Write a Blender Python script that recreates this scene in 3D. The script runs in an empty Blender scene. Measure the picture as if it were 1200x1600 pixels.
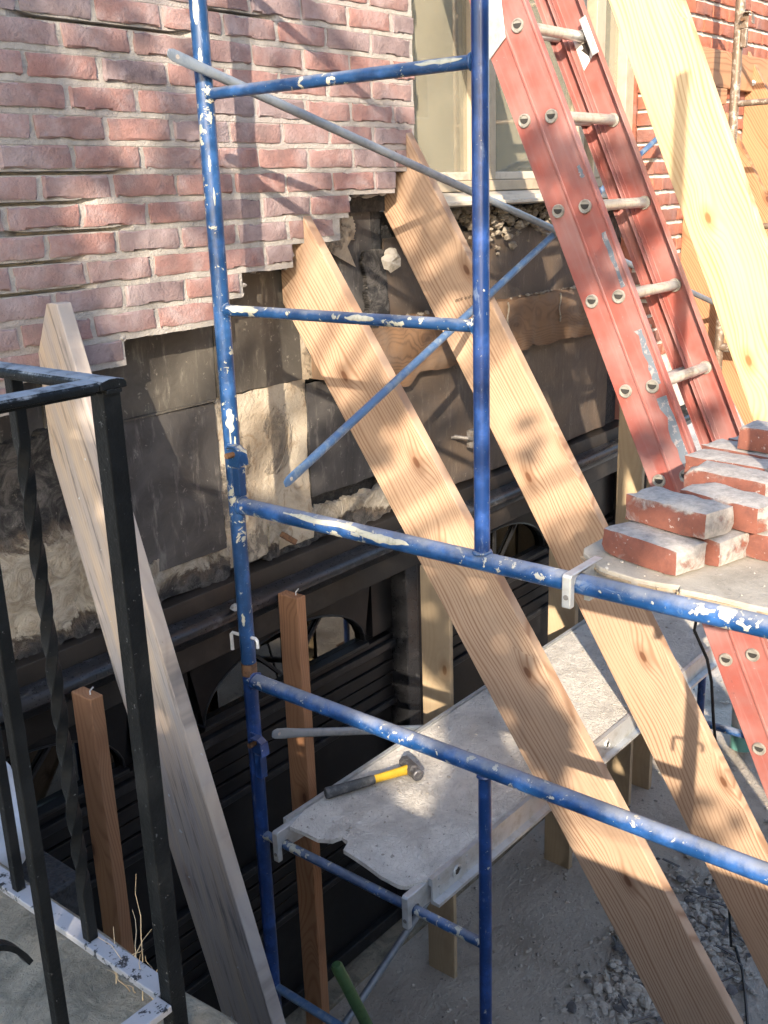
import bpy, math, random
from mathutils import Vector, Matrix, noise as mnoise

S = bpy.context.scene
COL = S.collection
R = math.radians
random.seed(7)
BASE = 3.15          # everything below is measured from the lens; the driveway lies 3.15 m under it

# ---------------------------------------------------------------- camera
cam = bpy.data.cameras.new('camera')
cam.sensor_fit = 'VERTICAL'
cam.sensor_height = 36.0
cam.sensor_width = 36.0
cam.lens = 36.0 * 1620 / 1600
cam.clip_start = 0.02
cam.clip_end = 500
camo = bpy.data.objects.new('camera', cam)
COL.objects.link(camo)
_r = Vector((0.63265388, -0.77377416, -0.0319784))
_d = Vector((-0.24788375, -0.1632092, -0.95494314))
_f = Vector((0.73369116, 0.6120754, -0.29506097))
camo.matrix_world = Matrix(((_r.x, -_d.x, -_f.x, 0), (_r.y, -_d.y, -_f.y, 0), (_r.z, -_d.z, -_f.z, 0), (0, 0, 0, 1)))
S.camera = camo

# ---------------------------------------------------------------- sky and sun
SUN = Vector((1.0, 0.69, -0.5)).normalized()
w = bpy.data.worlds.new('World')
S.world = w
w.use_nodes = True
nt = w.node_tree
sky = nt.nodes.new('ShaderNodeTexSky')
sky.sky_type = 'NISHITA'
sky.sun_disc = False
sky.sun_elevation = math.asin(-SUN.z)
sky.sun_rotation = math.atan2(-SUN.x, -SUN.y)
sky.air_density = 1.0
sky.dust_density = 1.0
bg = nt.nodes['Background']
bg.inputs['Strength'].default_value = 0.15
nt.links.new(sky.outputs[0], bg.inputs['Color'])
sl = bpy.data.lights.new('sun', 'SUN')
sl.energy = 3.1
sl.angle = R(0.53)
sl.color = (1.0, 0.85, 0.67)
so = bpy.data.objects.new('sun', sl)
COL.objects.link(so)
so.rotation_euler = SUN.to_track_quat('-Z', 'Y').to_euler()
S.view_settings.view_transform = 'Standard'
S.view_settings.look = 'None'
S.view_settings.gamma = 1.0
S.view_settings.exposure = 1.95
S.render.engine = 'CYCLES'
S.cycles.max_bounces = 4
S.cycles.diffuse_bounces = 2
S.cycles.glossy_bounces = 2
S.cycles.transmission_bounces = 3
S.cycles.use_adaptive_sampling = True
S.cycles.adaptive_threshold = 0.03
S.cycles.use_denoising = True


# ================================================================ helpers
class Mat:
    def __init__(s, name):
        s.m = bpy.data.materials.new(name)
        s.m.use_nodes = True
        s.t = s.m.node_tree
        s.t.nodes.clear()
        s.out = s.t.nodes.new('ShaderNodeOutputMaterial')

    def n(s, typ, props=None, **ins):
        nd = s.t.nodes.new('ShaderNode' + typ)
        for k, v in (props or {}).items():
            setattr(nd, k, v)
        for k, v in ins.items():
            k2 = int(k[1:]) if k[0] == 'i' and k[1:].isdigit() else k.replace('_', ' ')
            s.put(nd.inputs[k2], v)
        return nd

    def put(s, sock, v):
        if hasattr(v, 'is_output'):
            s.t.links.new(v, sock)
        else:
            if isinstance(v, (tuple, list)) and len(v) == 3 and sock.type == 'RGBA':
                v = (*v, 1)
            sock.default_value = v

    def ma(s, op, a, b=0.0, c=0.0, clamp=False):
        nd = s.n('Math', {'operation': op, 'use_clamp': clamp})
        s.put(nd.inputs[0], a)
        s.put(nd.inputs[1], b)
        s.put(nd.inputs[2], c)
        return nd.outputs[0]

    def vm(s, op, a, b=(0, 0, 0)):
        nd = s.n('VectorMath', {'operation': op})
        s.put(nd.inputs[0], a)
        s.put(nd.inputs[1], b)
        return nd.outputs[0]

    def mix(s, f, a, b, mode='MIX'):
        nd = s.n('Mix', {'data_type': 'RGBA', 'blend_type': mode})
        s.put(nd.inputs[0], f)
        s.put(nd.inputs[6], a)
        s.put(nd.inputs[7], b)
        return nd.outputs[2]

    def step(s, v, a, b, lo=0.0, hi=1.0):
        nd = s.n('MapRange', {'interpolation_type': 'SMOOTHSTEP'})
        s.put(nd.inputs[0], v)
        for i, q in enumerate((a, b, lo, hi)):
            s.put(nd.inputs[i + 1], q)
        return nd.outputs[0]

    def noise(s, vec, scale, detail=4.0, rough=0.55, dist=0.0):
        nd = s.n('TexNoise', None, Vector=vec, Scale=scale, Detail=detail, Roughness=rough, Distortion=dist)
        return nd.outputs[0]

    def vor(s, vec, scale, feature='F1', dims='3D'):
        nd = s.n('TexVoronoi', {'feature': feature, 'voronoi_dimensions': dims}, Vector=vec, Scale=scale)
        return nd

    def obj(s):
        return s.n('TexCoord').outputs['Object']

    def world(s):
        return s.n('NewGeometry').outputs['Position']

    def rand(s):
        return s.n('ObjectInfo').outputs['Random']

    def done(s, color, rough=0.6, bump=None, dist=0.002, strength=1.0, metal=0.0, spec=0.5, **kw):
        p = s.n('BsdfPrincipled')
        s.put(p.inputs['Base Color'], color)
        s.put(p.inputs['Roughness'], rough)
        s.put(p.inputs['Metallic'], metal)
        s.put(p.inputs['Specular IOR Level'], spec)
        for k, v in kw.items():
            s.put(p.inputs[k.replace('_', ' ')], v)
        if bump is not None:
            b = s.n('Bump', None, Height=bump, Distance=dist, Strength=strength)
            s.t.links.new(b.outputs[0], p.inputs['Normal'])
        s.t.links.new(p.outputs[0], s.out.inputs[0])
        return s.m


def V(*a):
    return Vector(a)


class MB:
    """collects vertices and faces in place, then links them as one mesh object"""
    def __init__(s):
        s.v = []
        s.f = []

    def add(s, vs, fs):
        o = len(s.v)
        s.v += [Vector(p) for p in vs]
        s.f += [tuple(i + o for i in f) for f in fs]
        return s

    def box(s, lo, hi):
        x0, y0, z0 = lo
        x1, y1, z1 = hi
        return s.add([(x0, y0, z0), (x1, y0, z0), (x1, y1, z0), (x0, y1, z0), (x0, y0, z1), (x1, y0, z1), (x1, y1, z1), (x0, y1, z1)],
                     [(3, 2, 1, 0), (4, 5, 6, 7), (0, 1, 5, 4), (1, 2, 6, 5), (2, 3, 7, 6), (3, 0, 4, 7)])

    def bar(s, p, q, a, b, up=(0, 0, 1)):
        """rectangular bar from p to q, a wide across, b along up"""
        p, q = Vector(p), Vector(q)
        d = (q - p).normalized()
        u = Vector(up)
        si = d.cross(u).normalized()
        u = si.cross(d).normalized()
        vs = []
        for c in (p, q):
            for i, j in ((-1, -1), (1, -1), (1, 1), (-1, 1)):
                vs.append(c + si * (i * a / 2) + u * (j * b / 2))
        return s.add(vs, [(0, 1, 2, 3), (7, 6, 5, 4), (0, 4, 5, 1), (1, 5, 6, 2), (2, 6, 7, 3), (3, 7, 4, 0)])

    def prism(s, poly, a, b):
        """polygon of 3d points extruded by the vector from a to b (a, b offsets)"""
        n = len(poly)
        a, b = Vector(a), Vector(b)
        vs = [Vector(p) + a for p in poly] + [Vector(p) + b for p in poly]
        fs = [tuple(range(n)), tuple(range(2 * n - 1, n - 1, -1))]
        fs += [(i, i + n, (i + 1) % n + n, (i + 1) % n) for i in range(n)]
        return s.add(vs, fs)

    def tube(s, path, r, n=14, cap=True, hole=0):
        path = [Vector(p) for p in path]
        rs = r if isinstance(r, (list, tuple)) else [r] * len(path)
        d0 = (path[1] - path[0]).normalized()
        ref = Vector((0, 0, 1)) if abs(d0.z) < 0.9 else Vector((1, 0, 0))
        u = d0.cross(ref).normalized()
        vs = []
        for i, p in enumerate(path):
            if i == 0:
                d = d0
            elif i == len(path) - 1:
                d = (path[i] - path[i - 1]).normalized()
            else:
                d = ((path[i + 1] - p).normalized() + (p - path[i - 1]).normalized()).normalized()
            u = (u - d * u.dot(d)).normalized()
            k = d.cross(u)
            for j in range(n):
                a = 2 * math.pi * j / n
                vs.append(p + (u * math.cos(a) + k * math.sin(a)) * rs[i])
        fs = []
        for i in range(len(path) - 1):
            for j in range(n):
                fs.append((i * n + j, i * n + (j + 1) % n, (i + 1) * n + (j + 1) % n, (i + 1) * n + j))
        if cap:
            fs.append(tuple(range(n - 1, -1, -1)))
            fs.append(tuple((len(path) - 1) * n + j for j in range(n)))
        return s.add(vs, fs)

    def ring(s, c, axis, r, t, n=18, m=8):
        """torus: weld bead"""
        c, ax = Vector(c), Vector(axis).normalized()
        ref = Vector((0, 0, 1)) if abs(ax.z) < 0.9 else Vector((1, 0, 0))
        u = ax.cross(ref).normalized()
        k = ax.cross(u)
        vs, fs = [], []
        for i in range(n):
            a = 2 * math.pi * i / n
            e = u * math.cos(a) + k * math.sin(a)
            tt = t * (1 + 0.35 * random.uniform(-1, 1))
            for j in range(m):
                b = 2 * math.pi * j / m
                vs.append(c + e * (r + tt * math.cos(b)) + ax * (tt * math.sin(b)))
        for i in range(n):
            for j in range(m):
                fs.append((i * m + j, ((i + 1) % n) * m + j, ((i + 1) % n) * m + (j + 1) % m, i * m + (j + 1) % m))
        return s.add(vs, fs)

    def build(s, name, mat, parent=None, frame=None, smooth=False, bevel=0.0, seg=2):
        me = bpy.data.meshes.new(name)
        if frame is None:
            if parent is not None:
                inv = parent.matrix_world.inverted()
                fr = parent.matrix_world
            else:
                lo = Vector([min(p[i] for p in s.v) for i in range(3)])
                hi = Vector([max(p[i] for p in s.v) for i in range(3)])
                fr = Matrix.Translation(((lo.x + hi.x) / 2, (lo.y + hi.y) / 2, lo.z))
                inv = fr.inverted()
        else:
            fr = frame
            inv = frame.inverted()
        me.from_pydata([inv @ p for p in s.v], [], s.f)
        me.validate()
        import bmesh
        bm = bmesh.new()
        bm.from_mesh(me)
        bmesh.ops.recalc_face_normals(bm, faces=bm.faces)
        bm.to_mesh(me)
        bm.free()
        if smooth:
            for p in me.polygons:
                p.use_smooth = True
            if hasattr(me, 'set_sharp_from_angle'):
                me.set_sharp_from_angle(angle=R(40))
        me.materials.append(mat)
        o = bpy.data.objects.new(name, me)
        COL.objects.link(o)
        if parent is not None:
            o.parent = parent
            o.matrix_parent_inverse = Matrix.Identity(4)
            o.matrix_basis = parent.matrix_world.inverted() @ fr
            o.matrix_world = fr
        else:
            o.matrix_world = fr
        if bevel:
            md = o.modifiers.new('bevel', 'BEVEL')
            md.width = bevel
            md.segments = seg
            md.limit_method = 'ANGLE'
            md.angle_limit = R(35)
        return o


def tag(o, label=None, cat=None, group=None, kind=None):
    if label:
        o['label'] = label
    if cat:
        o['category'] = cat
    if group:
        o['group'] = group
    if kind:
        o['kind'] = kind
    return o


def empty(name, loc, label=None, cat=None, group=None):
    o = bpy.data.objects.new(name, None)
    COL.objects.link(o)
    o.empty_display_size = 0.05
    o.location = loc
    o.matrix_world = Matrix.Translation(loc)
    return tag(o, label, cat, group)


def axes(org, x, z):
    """frame with local X along x and local Z near z"""
    x = Vector(x).normalized()
    z = Vector(z)
    y = z.cross(x).normalized()
    z = x.cross(y).normalized()
    return Matrix(((x.x, y.x, z.x, org[0]), (x.y, y.y, z.y, org[1]), (x.z, y.z, z.z, org[2]), (0, 0, 0, 1)))


# ================================================================ materials
def wood(name, light, dark, knotc, ring=0.0085, contrast=0.55, weather=0.0, dirt=0.0, rough=0.62, pith=0.1):
    m = Mat(name)
    co = m.obj()
    rnd = m.rand()
    off = m.ma('MULTIPLY', rnd, 37.0)
    sp = m.n('SeparateXYZ', None, Vector=co)
    x = m.ma('ADD', sp.outputs[0], off)
    y, z = sp.outputs[1], sp.outputs[2]

    def vec(a, b, c):
        return m.n('CombineXYZ', None, X=a, Y=b, Z=c).outputs[0]
    n1 = m.noise(vec(m.ma('MULTIPLY', x, 1.1), m.ma('MULTIPLY', y, 1.5), off), 1.0, 2.0)
    n2 = m.noise(vec(m.ma('MULTIPLY', x, 0.9), off, 3.3), 1.0, 2.0)
    n3 = m.noise(vec(m.ma('MULTIPLY', x, 6.0), m.ma('MULTIPLY', y, 18.0), m.ma('MULTIPLY', z, 18.0)), 1.0, 3.0)
    kv = m.vor(vec(m.ma('MULTIPLY', x, 2.7), m.ma('ADD', m.ma('MULTIPLY', y, 5.6), off), 0.0), 1.0, dims='2D')
    kd = kv.outputs['Distance']
    ksep = m.n('SeparateColor', None, Color=kv.outputs['Color'])
    kon = m.ma('GREATER_THAN', ksep.outputs[0], 0.52)
    kin = m.ma('MULTIPLY', m.step(kd, 0.0, 0.34, 1.0, 0.0), kon)
    yy = m.ma('ADD', m.ma('ADD', y, m.ma('MULTIPLY', m.ma('SUBTRACT', n1, 0.5), 0.17)), m.ma('MULTIPLY', m.ma('SUBTRACT', rnd, 0.5), 0.12))
    zz = m.ma('ADD', m.ma('ADD', z, pith), m.ma('MULTIPLY', m.ma('SUBTRACT', n2, 0.5), 0.20))
    r = m.ma('SQRT', m.ma('ADD', m.ma('MULTIPLY', yy, yy), m.ma('MULTIPLY', zz, zz)))
    r = m.ma('ADD', r, m.ma('MULTIPLY', kin, 0.028))
    rv = m.noise(vec(m.ma('MULTIPLY', r, 38.0), off, 1.0), 1.0, 2.0)
    ph = m.ma('ADD', m.ma('ADD', m.ma('MULTIPLY', r, 6.2832 / ring), m.ma('MULTIPLY', rv, 12.0)), m.ma('MULTIPLY', n3, 0.8))
    sw = m.ma('ADD', m.ma('MULTIPLY', m.ma('SINE', ph), 0.5), 0.5)
    sw = m.ma('POWER', sw, 2.6)
    fib = m.noise(vec(m.ma('MULTIPLY', x, 9.0), m.ma('MULTIPLY', y, 420.0), m.ma('MULTIPLY', z, 420.0)), 1.0, 3.0)
    blot = m.noise(vec(m.ma('MULTIPLY', x, 1.6), m.ma('MULTIPLY', y, 6.0), off), 1.0, 3.0)
    gv = m.noise(vec(m.ma('MULTIPLY', x, 2.0), m.ma('MULTIPLY', y, 9.0), off), 1.0, 2.0)
    f = m.ma('MULTIPLY', m.ma('ADD', m.ma('MULTIPLY', sw, m.step(gv, 0.25, 0.7, 0.25, 1.05)), m.ma('MULTIPLY', fib, 0.25)), contrast, clamp=True)
    mid = tuple(0.72 * a + 0.28 * b for a, b in zip(light, dark))
    c = m.mix(m.step(blot, 0.3, 0.75), light, mid)
    c = m.mix(f, c, dark)
    halo = m.ma('MULTIPLY', m.step(kd, 0.06, 0.2, 1.0, 0.0), kon)
    c = m.mix(m.ma('MULTIPLY', halo, 0.55), c, tuple(0.5 * a + 0.5 * b for a, b in zip(dark, knotc)))
    core = m.ma('MULTIPLY', m.step(kd, 0.035, 0.07, 1.0, 0.0), kon)
    c = m.mix(m.ma('MULTIPLY', core, 0.85), c, knotc)
    if weather:
        g = m.noise(vec(m.ma('MULTIPLY', x, 1.8), m.ma('MULTIPLY', y, 26.0), off), 1.0, 5.0, 0.65)
        c = m.mix(m.ma('MULTIPLY', m.step(g, 0.32, 0.62), weather), c, (0.30, 0.29, 0.30))
        g2 = m.noise(vec(m.ma('MULTIPLY', x, 3.2), m.ma('MULTIPLY', y, 48.0), 9.1), 1.0, 5.0, 0.7)
        c = m.mix(m.ma('MULTIPLY', m.step(g2, 0.50, 0.68), weather * 1.1), c, (0.065, 0.06, 0.065))
        sps = m.noise(co, 42.0, 2.0, 0.5)
        c = m.mix(m.ma('MULTIPLY', m.step(sps, 0.735, 0.755), 0.8), c, (0.5, 0.52, 0.53))
    if dirt:
        g = m.noise(co, 5.0, 6.0, 0.65)
        c = m.mix(m.ma('MULTIPLY', m.step(g, 0.42, 0.75), dirt), c, (0.16, 0.12, 0.09))
    spk = m.noise(co, 95.0, 2.0)
    c = m.mix(m.ma('MULTIPLY', m.step(spk, 0.74, 0.78), 0.35), c, (0.1, 0.06, 0.04))
    bh = fib
    return m.done(c, rough, bh, 0.0006, 0.7, spec=0.25)


M = {}
M['fir'] = wood('fir_lumber', (0.47, 0.335, 0.232), (0.235, 0.132, 0.078), (0.11, 0.045, 0.022), ring=0.0125, contrast=0.78, dirt=0.2)
M['fir_warm'] = wood('fir_lumber_warm', (0.42, 0.235, 0.125), (0.22, 0.10, 0.05), (0.10, 0.035, 0.018), ring=0.012, contrast=0.8)
M['pine'] = wood('pine_lumber', (0.56, 0.44, 0.27), (0.37, 0.235, 0.105), (0.22, 0.10, 0.035), ring=0.016, contrast=0.85)
M['tan_post'] = wood('dusty_post', (0.46, 0.36, 0.235), (0.34, 0.24, 0.14), (0.18, 0.09, 0.04), contrast=0.3, dirt=0.25)
M['stud'] = wood('brown_stud', (0.36, 0.19, 0.10), (0.20, 0.09, 0.045), (0.08, 0.03, 0.015), contrast=0.6)
M['grey_wood'] = wood('weathered_plank', (0.50, 0.40, 0.30), (0.30, 0.21, 0.15), (0.2, 0.11, 0.06), weather=0.62, contrast=0.4, rough=0.75)
M['old_timber'] = wood('old_sawn_timber', (0.17, 0.10, 0.056), (0.07, 0.038, 0.022), (0.04, 0.018, 0.01), ring=0.0075, contrast=0.6, dirt=0.9, rough=0.8)


def tube_paint(name, blue=(0.009, 0.040, 0.115), wear=0.5, dust=0.25, cream=(0.40, 0.385, 0.31)):
    m = Mat(name)
    co = m.world()
    big = m.noise(co, 5.0, 3.0)
    n = m.noise(co, 42.0, 4.0, 0.6, 0.4)
    spl = m.step(m.ma('ADD', n, m.ma('MULTIPLY', m.ma('SUBTRACT', big, 0.5), 0.55)), 0.735 - 0.16 * wear, 0.755 - 0.16 * wear)
    fine = m.noise(co, 150.0, 3.0, 0.6)
    sp2 = m.ma('MULTIPLY', m.step(fine, 0.70, 0.72), 0.7)
    spx = m.n('SeparateXYZ', None, Vector=co).outputs
    scv = m.n('CombineXYZ', None, X=m.ma('MULTIPLY', spx[0], 60.0), Y=m.ma('MULTIPLY', spx[1], 9.0), Z=m.ma('MULTIPLY', spx[2], 9.0)).outputs[0]
    scr = m.ma('MULTIPLY', m.step(m.noise(scv, 1.6, 5.0, 0.75, 0.8), 0.60, 0.66), 0.38)
    var = m.noise(co, 14.0, 5.0, 0.65)
    c = m.mix(m.step(var, 0.42, 0.72), blue, tuple(min(1, a * 2.1 + 0.012) for a in blue))
    nz = m.n('SeparateXYZ', None, Vector=m.n('NewGeometry').outputs['Normal']).outputs[2]
    du = m.ma('MULTIPLY', m.step(m.ma('ADD', nz, m.ma('MULTIPLY', m.noise(co, 26.0, 6.0, 0.7), 1.6)), 0.95, 1.9), dust)
    c = m.mix(du, c, (0.34, 0.34, 0.32))
    rust = m.step(m.noise(co, 33.0, 5.0, 0.7), 0.66, 0.72)
    c = m.mix(m.ma('MULTIPLY', rust, 0.55), c, (0.06, 0.05, 0.05))
    c = m.mix(scr, c, (0.20, 0.25, 0.33))
    c = m.mix(m.ma('MAXIMUM', spl, sp2), c, cream)
    return m.done(c, m.ma('ADD', 0.3, m.ma('MULTIPLY', du, 0.5)), m.ma('ADD', spl, m.ma('MULTIPLY', var, 0.6)), 0.0009, 0.6)


M['blue'] = tube_paint('blue_tube_paint', wear=0.78, dust=0.35)
M['blue_clean'] = tube_paint('blue_tube_paint_plain', (0.005, 0.026, 0.105), wear=0.14, dust=0.15)
M['blue_worn'] = tube_paint('blue_tube_paint_worn', (0.008, 0.043, 0.135), wear=0.60, dust=0.5, cream=(0.40, 0.385, 0.33))


def plain(name, col, rough=0.5, metal=0.0, var=0.25, scale=20.0, bump=0.0006, spec=0.5, second=None, th=(0.45, 0.7)):
    m = Mat(name)
    co = m.obj()
    n = m.noise(co, scale, 4.0, 0.68)
    s2 = second or tuple(a * (1 - var) for a in col)
    c = m.mix(m.step(n, *th), col, s2)
    f = m.noise(co, scale * 7, 1.5)
    return m.done(c, m.ma('ADD', rough - 0.08, m.ma('MULTIPLY', f, 0.16)), m.ma('ADD', n, m.ma('MULTIPLY', f, 0.4)), bump, 0.8, metal=metal, spec=spec)


M['galv'] = plain('galvanised_brace', (0.22, 0.25, 0.28), 0.45, 0.35, 0.45, 30, second=(0.16, 0.19, 0.23))
M['galv_blue'] = plain('blue_washed_brace', (0.07, 0.135, 0.25), 0.45, 0.15, 0.4, 26, second=(0.19, 0.24, 0.29))
M['brown_steel'] = plain('brown_steel', (0.17, 0.12, 0.085), 0.5, 0.3, 0.4, 40, second=(0.33, 0.29, 0.24), th=(0.5, 0.62))
M['rust'] = plain('rusty_collar', (0.16, 0.085, 0.045), 0.7, 0.2, 0.5, 60)
M['zinc'] = plain('zinc_pin', (0.72, 0.72, 0.70), 0.35, 0.25, 0.2, 30)
M['alu'] = plain('dusty_aluminium', (0.52, 0.54, 0.55), 0.42, 0.55, 0.3, 22, second=(0.42, 0.42, 0.40))
M['alu_rung'] = plain('ladder_rung', (0.55, 0.55, 0.53), 0.38, 0.6, 0.3, 40, second=(0.40, 0.39, 0.37))
M['ferrule'] = plain('rung_ferrule', (0.30, 0.285, 0.25), 0.5, 0.25, 0.3, 40)
M['hole'] = plain('dark_hole', (0.03, 0.028, 0.025), 0.8)
M['iron'] = None


def make_iron(name='black_iron', wear=0.45, lo=0.95):
    m = Mat(name)
    co = m.obj()
    n = m.noise(co, 9.0, 6.0, 0.7)
    f = m.noise(co, 120.0, 3.0, 0.6)
    nz = m.n('SeparateXYZ', None, Vector=m.n('NewGeometry').outputs['Normal']).outputs[2]
    c = m.mix(m.step(n, 0.4, 0.7), (0.0030, 0.0040, 0.005), (0.010, 0.0115, 0.013))
    worn = m.ma('MULTIPLY', m.step(m.ma('ADD', m.ma('MULTIPLY', nz, 0.5), m.noise(co, 24.0, 6.0, 0.7)), lo, lo + 0.22), wear)  # wear plus whitish reflection, painted paler on upward faces
    c = m.mix(worn, c, (0.30, 0.33, 0.37))
    c = m.mix(m.ma('MULTIPLY', m.step(f, 0.68, 0.72), 0.6), c, (0.16, 0.165, 0.17))
    return m.done(c, m.ma('ADD', 0.42, m.ma('MULTIPLY', n, 0.3)), m.ma('ADD', n, f), 0.0012, 1.0, spec=0.16)


M['iron'] = make_iron()
M['iron_worn_sheen'] = make_iron('worn_sheen_iron', 0.7, 0.80)


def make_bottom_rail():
    m = Mat('sky_sheen_rail')
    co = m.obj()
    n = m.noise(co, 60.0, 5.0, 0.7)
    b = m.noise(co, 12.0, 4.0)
    c = m.mix(m.step(m.ma('ADD', n, m.ma('MULTIPLY', m.ma('SUBTRACT', b, 0.5), 0.4)), 0.57, 0.62), (0.27, 0.27, 0.285), (0.012, 0.013, 0.016))  # pale tone paints the sky's reflection on a black bar; specks are dirt
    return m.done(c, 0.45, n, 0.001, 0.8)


M['sheen_rail'] = make_bottom_rail()


def make_brick(name, a, b, c3, chalk=0.35):
    m = Mat(name)
    co = m.obj()
    rnd = m.rand()
    o2 = m.vm('ADD', co, m.n('CombineXYZ', None, X=m.ma('MULTIPLY', rnd, 31.0), Y=m.ma('MULTIPLY', rnd, 17.0), Z=0.0).outputs[0])
    col = m.mix(m.step(rnd, 0.15, 0.6), a, b)
    fr = m.ma('FRACT', m.ma('MULTIPLY', rnd, 7.31))
    col = m.mix(m.ma('MULTIPLY', m.step(fr, 0.55, 0.95), 0.8), col, c3)
    n = m.noise(o2, 16.0, 7.0, 0.7)
    col = m.mix(m.ma('MULTIPLY', m.step(n, 0.42, 0.7), 0.5), col, tuple(x * 0.5 for x in c3))
    ch = m.noise(o2, 9.0, 6.0, 0.65, 0.6)
    wp_ = m.noise(m.world(), 3.2, 5.0, 0.65, 0.4)
    col = m.mix(m.ma('MULTIPLY', m.step(ch, 0.42, 0.74), chalk), col, (0.375, 0.315, 0.315))
    col = m.mix(m.ma('MULTIPLY', m.step(wp_, 0.42, 0.72), chalk * 0.75), col, (0.36, 0.30, 0.30))
    pit = m.noise(o2, 130.0, 4.0, 0.6)
    col = m.mix(m.ma('MULTIPLY', m.step(pit, 0.66, 0.7), 0.5), col, (0.08, 0.05, 0.045))
    fold = m.noise(o2, 24.0, 4.0, 0.6, 0.9)
    h = m.ma('ADD', m.ma('MULTIPLY', fold, 0.9), m.ma('MULTIPLY', pit, -0.6))
    return m.done(col, 0.85, h, 0.0045, 0.9, spec=0.2)


M['brick'] = make_brick('old_brick', (0.26, 0.165, 0.152), (0.285, 0.158, 0.140), (0.21, 0.168, 0.172), 0.66)
M['brick_red'] = make_brick('red_brick', (0.30, 0.105, 0.065), (0.38, 0.13, 0.075), (0.20, 0.09, 0.07), 0.2)


def make_loose():
    m = Mat('salvaged_brick')
    co = m.obj()
    rnd = m.rand()
    o2 = m.vm('ADD', co, m.n('CombineXYZ', None, X=m.ma('MULTIPLY', rnd, 31.0), Y=0.0, Z=0.0).outputs[0])
    n = m.noise(o2, 20.0, 7.0, 0.7)
    col = m.mix(m.step(n, 0.35, 0.7), (0.21, 0.080, 0.056), (0.14, 0.058, 0.045))
    nz = m.n('SeparateXYZ', None, Vector=m.n('NewGeometry').outputs['True Normal']).outputs
    loc = m.n('SeparateXYZ', None, Vector=m.n('TexCoord').outputs['Normal']).outputs
    # mortar crust on the bed faces and on the ends, thin on the long faces
    crust = m.ma('ADD', m.ma('MULTIPLY', m.ma('ABSOLUTE', loc[2]), 0.66), m.ma('MULTIPLY', m.ma('ABSOLUTE', loc[0]), 0.34))
    k = m.noise(o2, 13.0, 7.0, 0.68, 0.5)
    mk = m.step(m.ma('ADD', crust, m.ma('MULTIPLY', m.ma('SUBTRACT', k, 0.5), 1.5)), 0.16, 0.46)
    chalky = m.mix(m.step(m.noise(o2, 55.0, 6.0, 0.7), 0.35, 0.7), (0.38, 0.36, 0.33), (0.24, 0.23, 0.215))
    col = m.mix(m.ma('MULTIPLY', mk, 0.92), col, chalky)
    spk = m.noise(o2, 90.0, 3.0)
    col = m.mix(m.ma('MULTIPLY', m.step(spk, 0.66, 0.72), 0.5), col, (0.45, 0.42, 0.39))
    dk = m.noise(o2, 7.0, 5.0, 0.7)
    col = m.mix(m.ma('MULTIPLY', m.step(dk, 0.58, 0.75), 0.7), col, (0.07, 0.06, 0.06))
    h = m.ma('ADD', m.ma('MULTIPLY', n, 0.8), m.ma('ADD', mk, m.ma('MULTIPLY', m.noise(o2, 70.0, 5.0, 0.7), 0.8)))
    return m.done(col, 0.9, h, 0.003, 0.9, spec=0.2)


M['loose'] = make_loose()


def make_mortar():
    m = Mat('mortar')
    co = m.world()
    n = m.noise(co, 30.0, 7.0, 0.7)
    b = m.noise(co, 4.0, 4.0)
    c = m.mix(m.step(n, 0.3, 0.7), (0.40, 0.375, 0.345), (0.30, 0.28, 0.255))
    c = m.mix(m.step(b, 0.45, 0.7), c, (0.35, 0.31, 0.29))
    return m.done(c, 0.92, m.ma('ADD', n, m.ma('MULTIPLY', m.noise(co, 160.0, 4.0), 0.5)), 0.006, 0.9, spec=0.15)


M['mortar'] = make_mortar()
M['mortar_white'] = plain('white_mortar', (0.56, 0.53, 0.48), 0.9, 0, 0.25, 30, 0.004, 0.15)


def make_sheet(name, a, b, light, amt, scr=0.5):
    m = Mat(name)
    co = m.world()
    sp = m.n('SeparateXYZ', None, Vector=co).outputs
    st = m.n('CombineXYZ', None, X=m.ma('MULTIPLY', sp[0], 6.0), Y=0.0, Z=m.ma('MULTIPLY', sp[2], 1.4)).outputs[0]
    n = m.noise(co, 4.5, 6.0, 0.62, 0.8)
    c = m.mix(m.step(n, 0.35, 0.68), a, b)
    drip = m.noise(st, 4.0, 7.0, 0.72, 0.2)
    c = m.mix(m.ma('MULTIPLY', m.step(drip, 0.52, 0.70), amt), c, light)
    s3 = m.noise(co, 38.0, 6.0, 0.72)
    c = m.mix(m.ma('MULTIPLY', m.step(s3, 0.61, 0.69), scr), c, tuple(min(1, x * 1.3) for x in light))
    return m.done(c, m.ma('ADD', 0.42, m.ma('MULTIPLY', n, 0.25)), m.ma('ADD', m.ma('MULTIPLY', n, 3.0), m.ma('MULTIPLY', drip, 0.5)), 0.004, 0.7, spec=0.45)


M['sheet'] = make_sheet('dark_tarred_sheet', (0.032, 0.031, 0.032), (0.075, 0.071, 0.068), (0.19, 0.18, 0.165), 0.6)
M['sheet_light'] = make_sheet('greyed_sheet', (0.052, 0.047, 0.040), (0.095, 0.086, 0.072), (0.26, 0.24, 0.20), 0.55)
M['sheet_brown'] = make_sheet('brown_sheet', (0.085, 0.062, 0.045), (0.060, 0.048, 0.040), (0.19, 0.16, 0.13), 0.4, 0.4)


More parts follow.
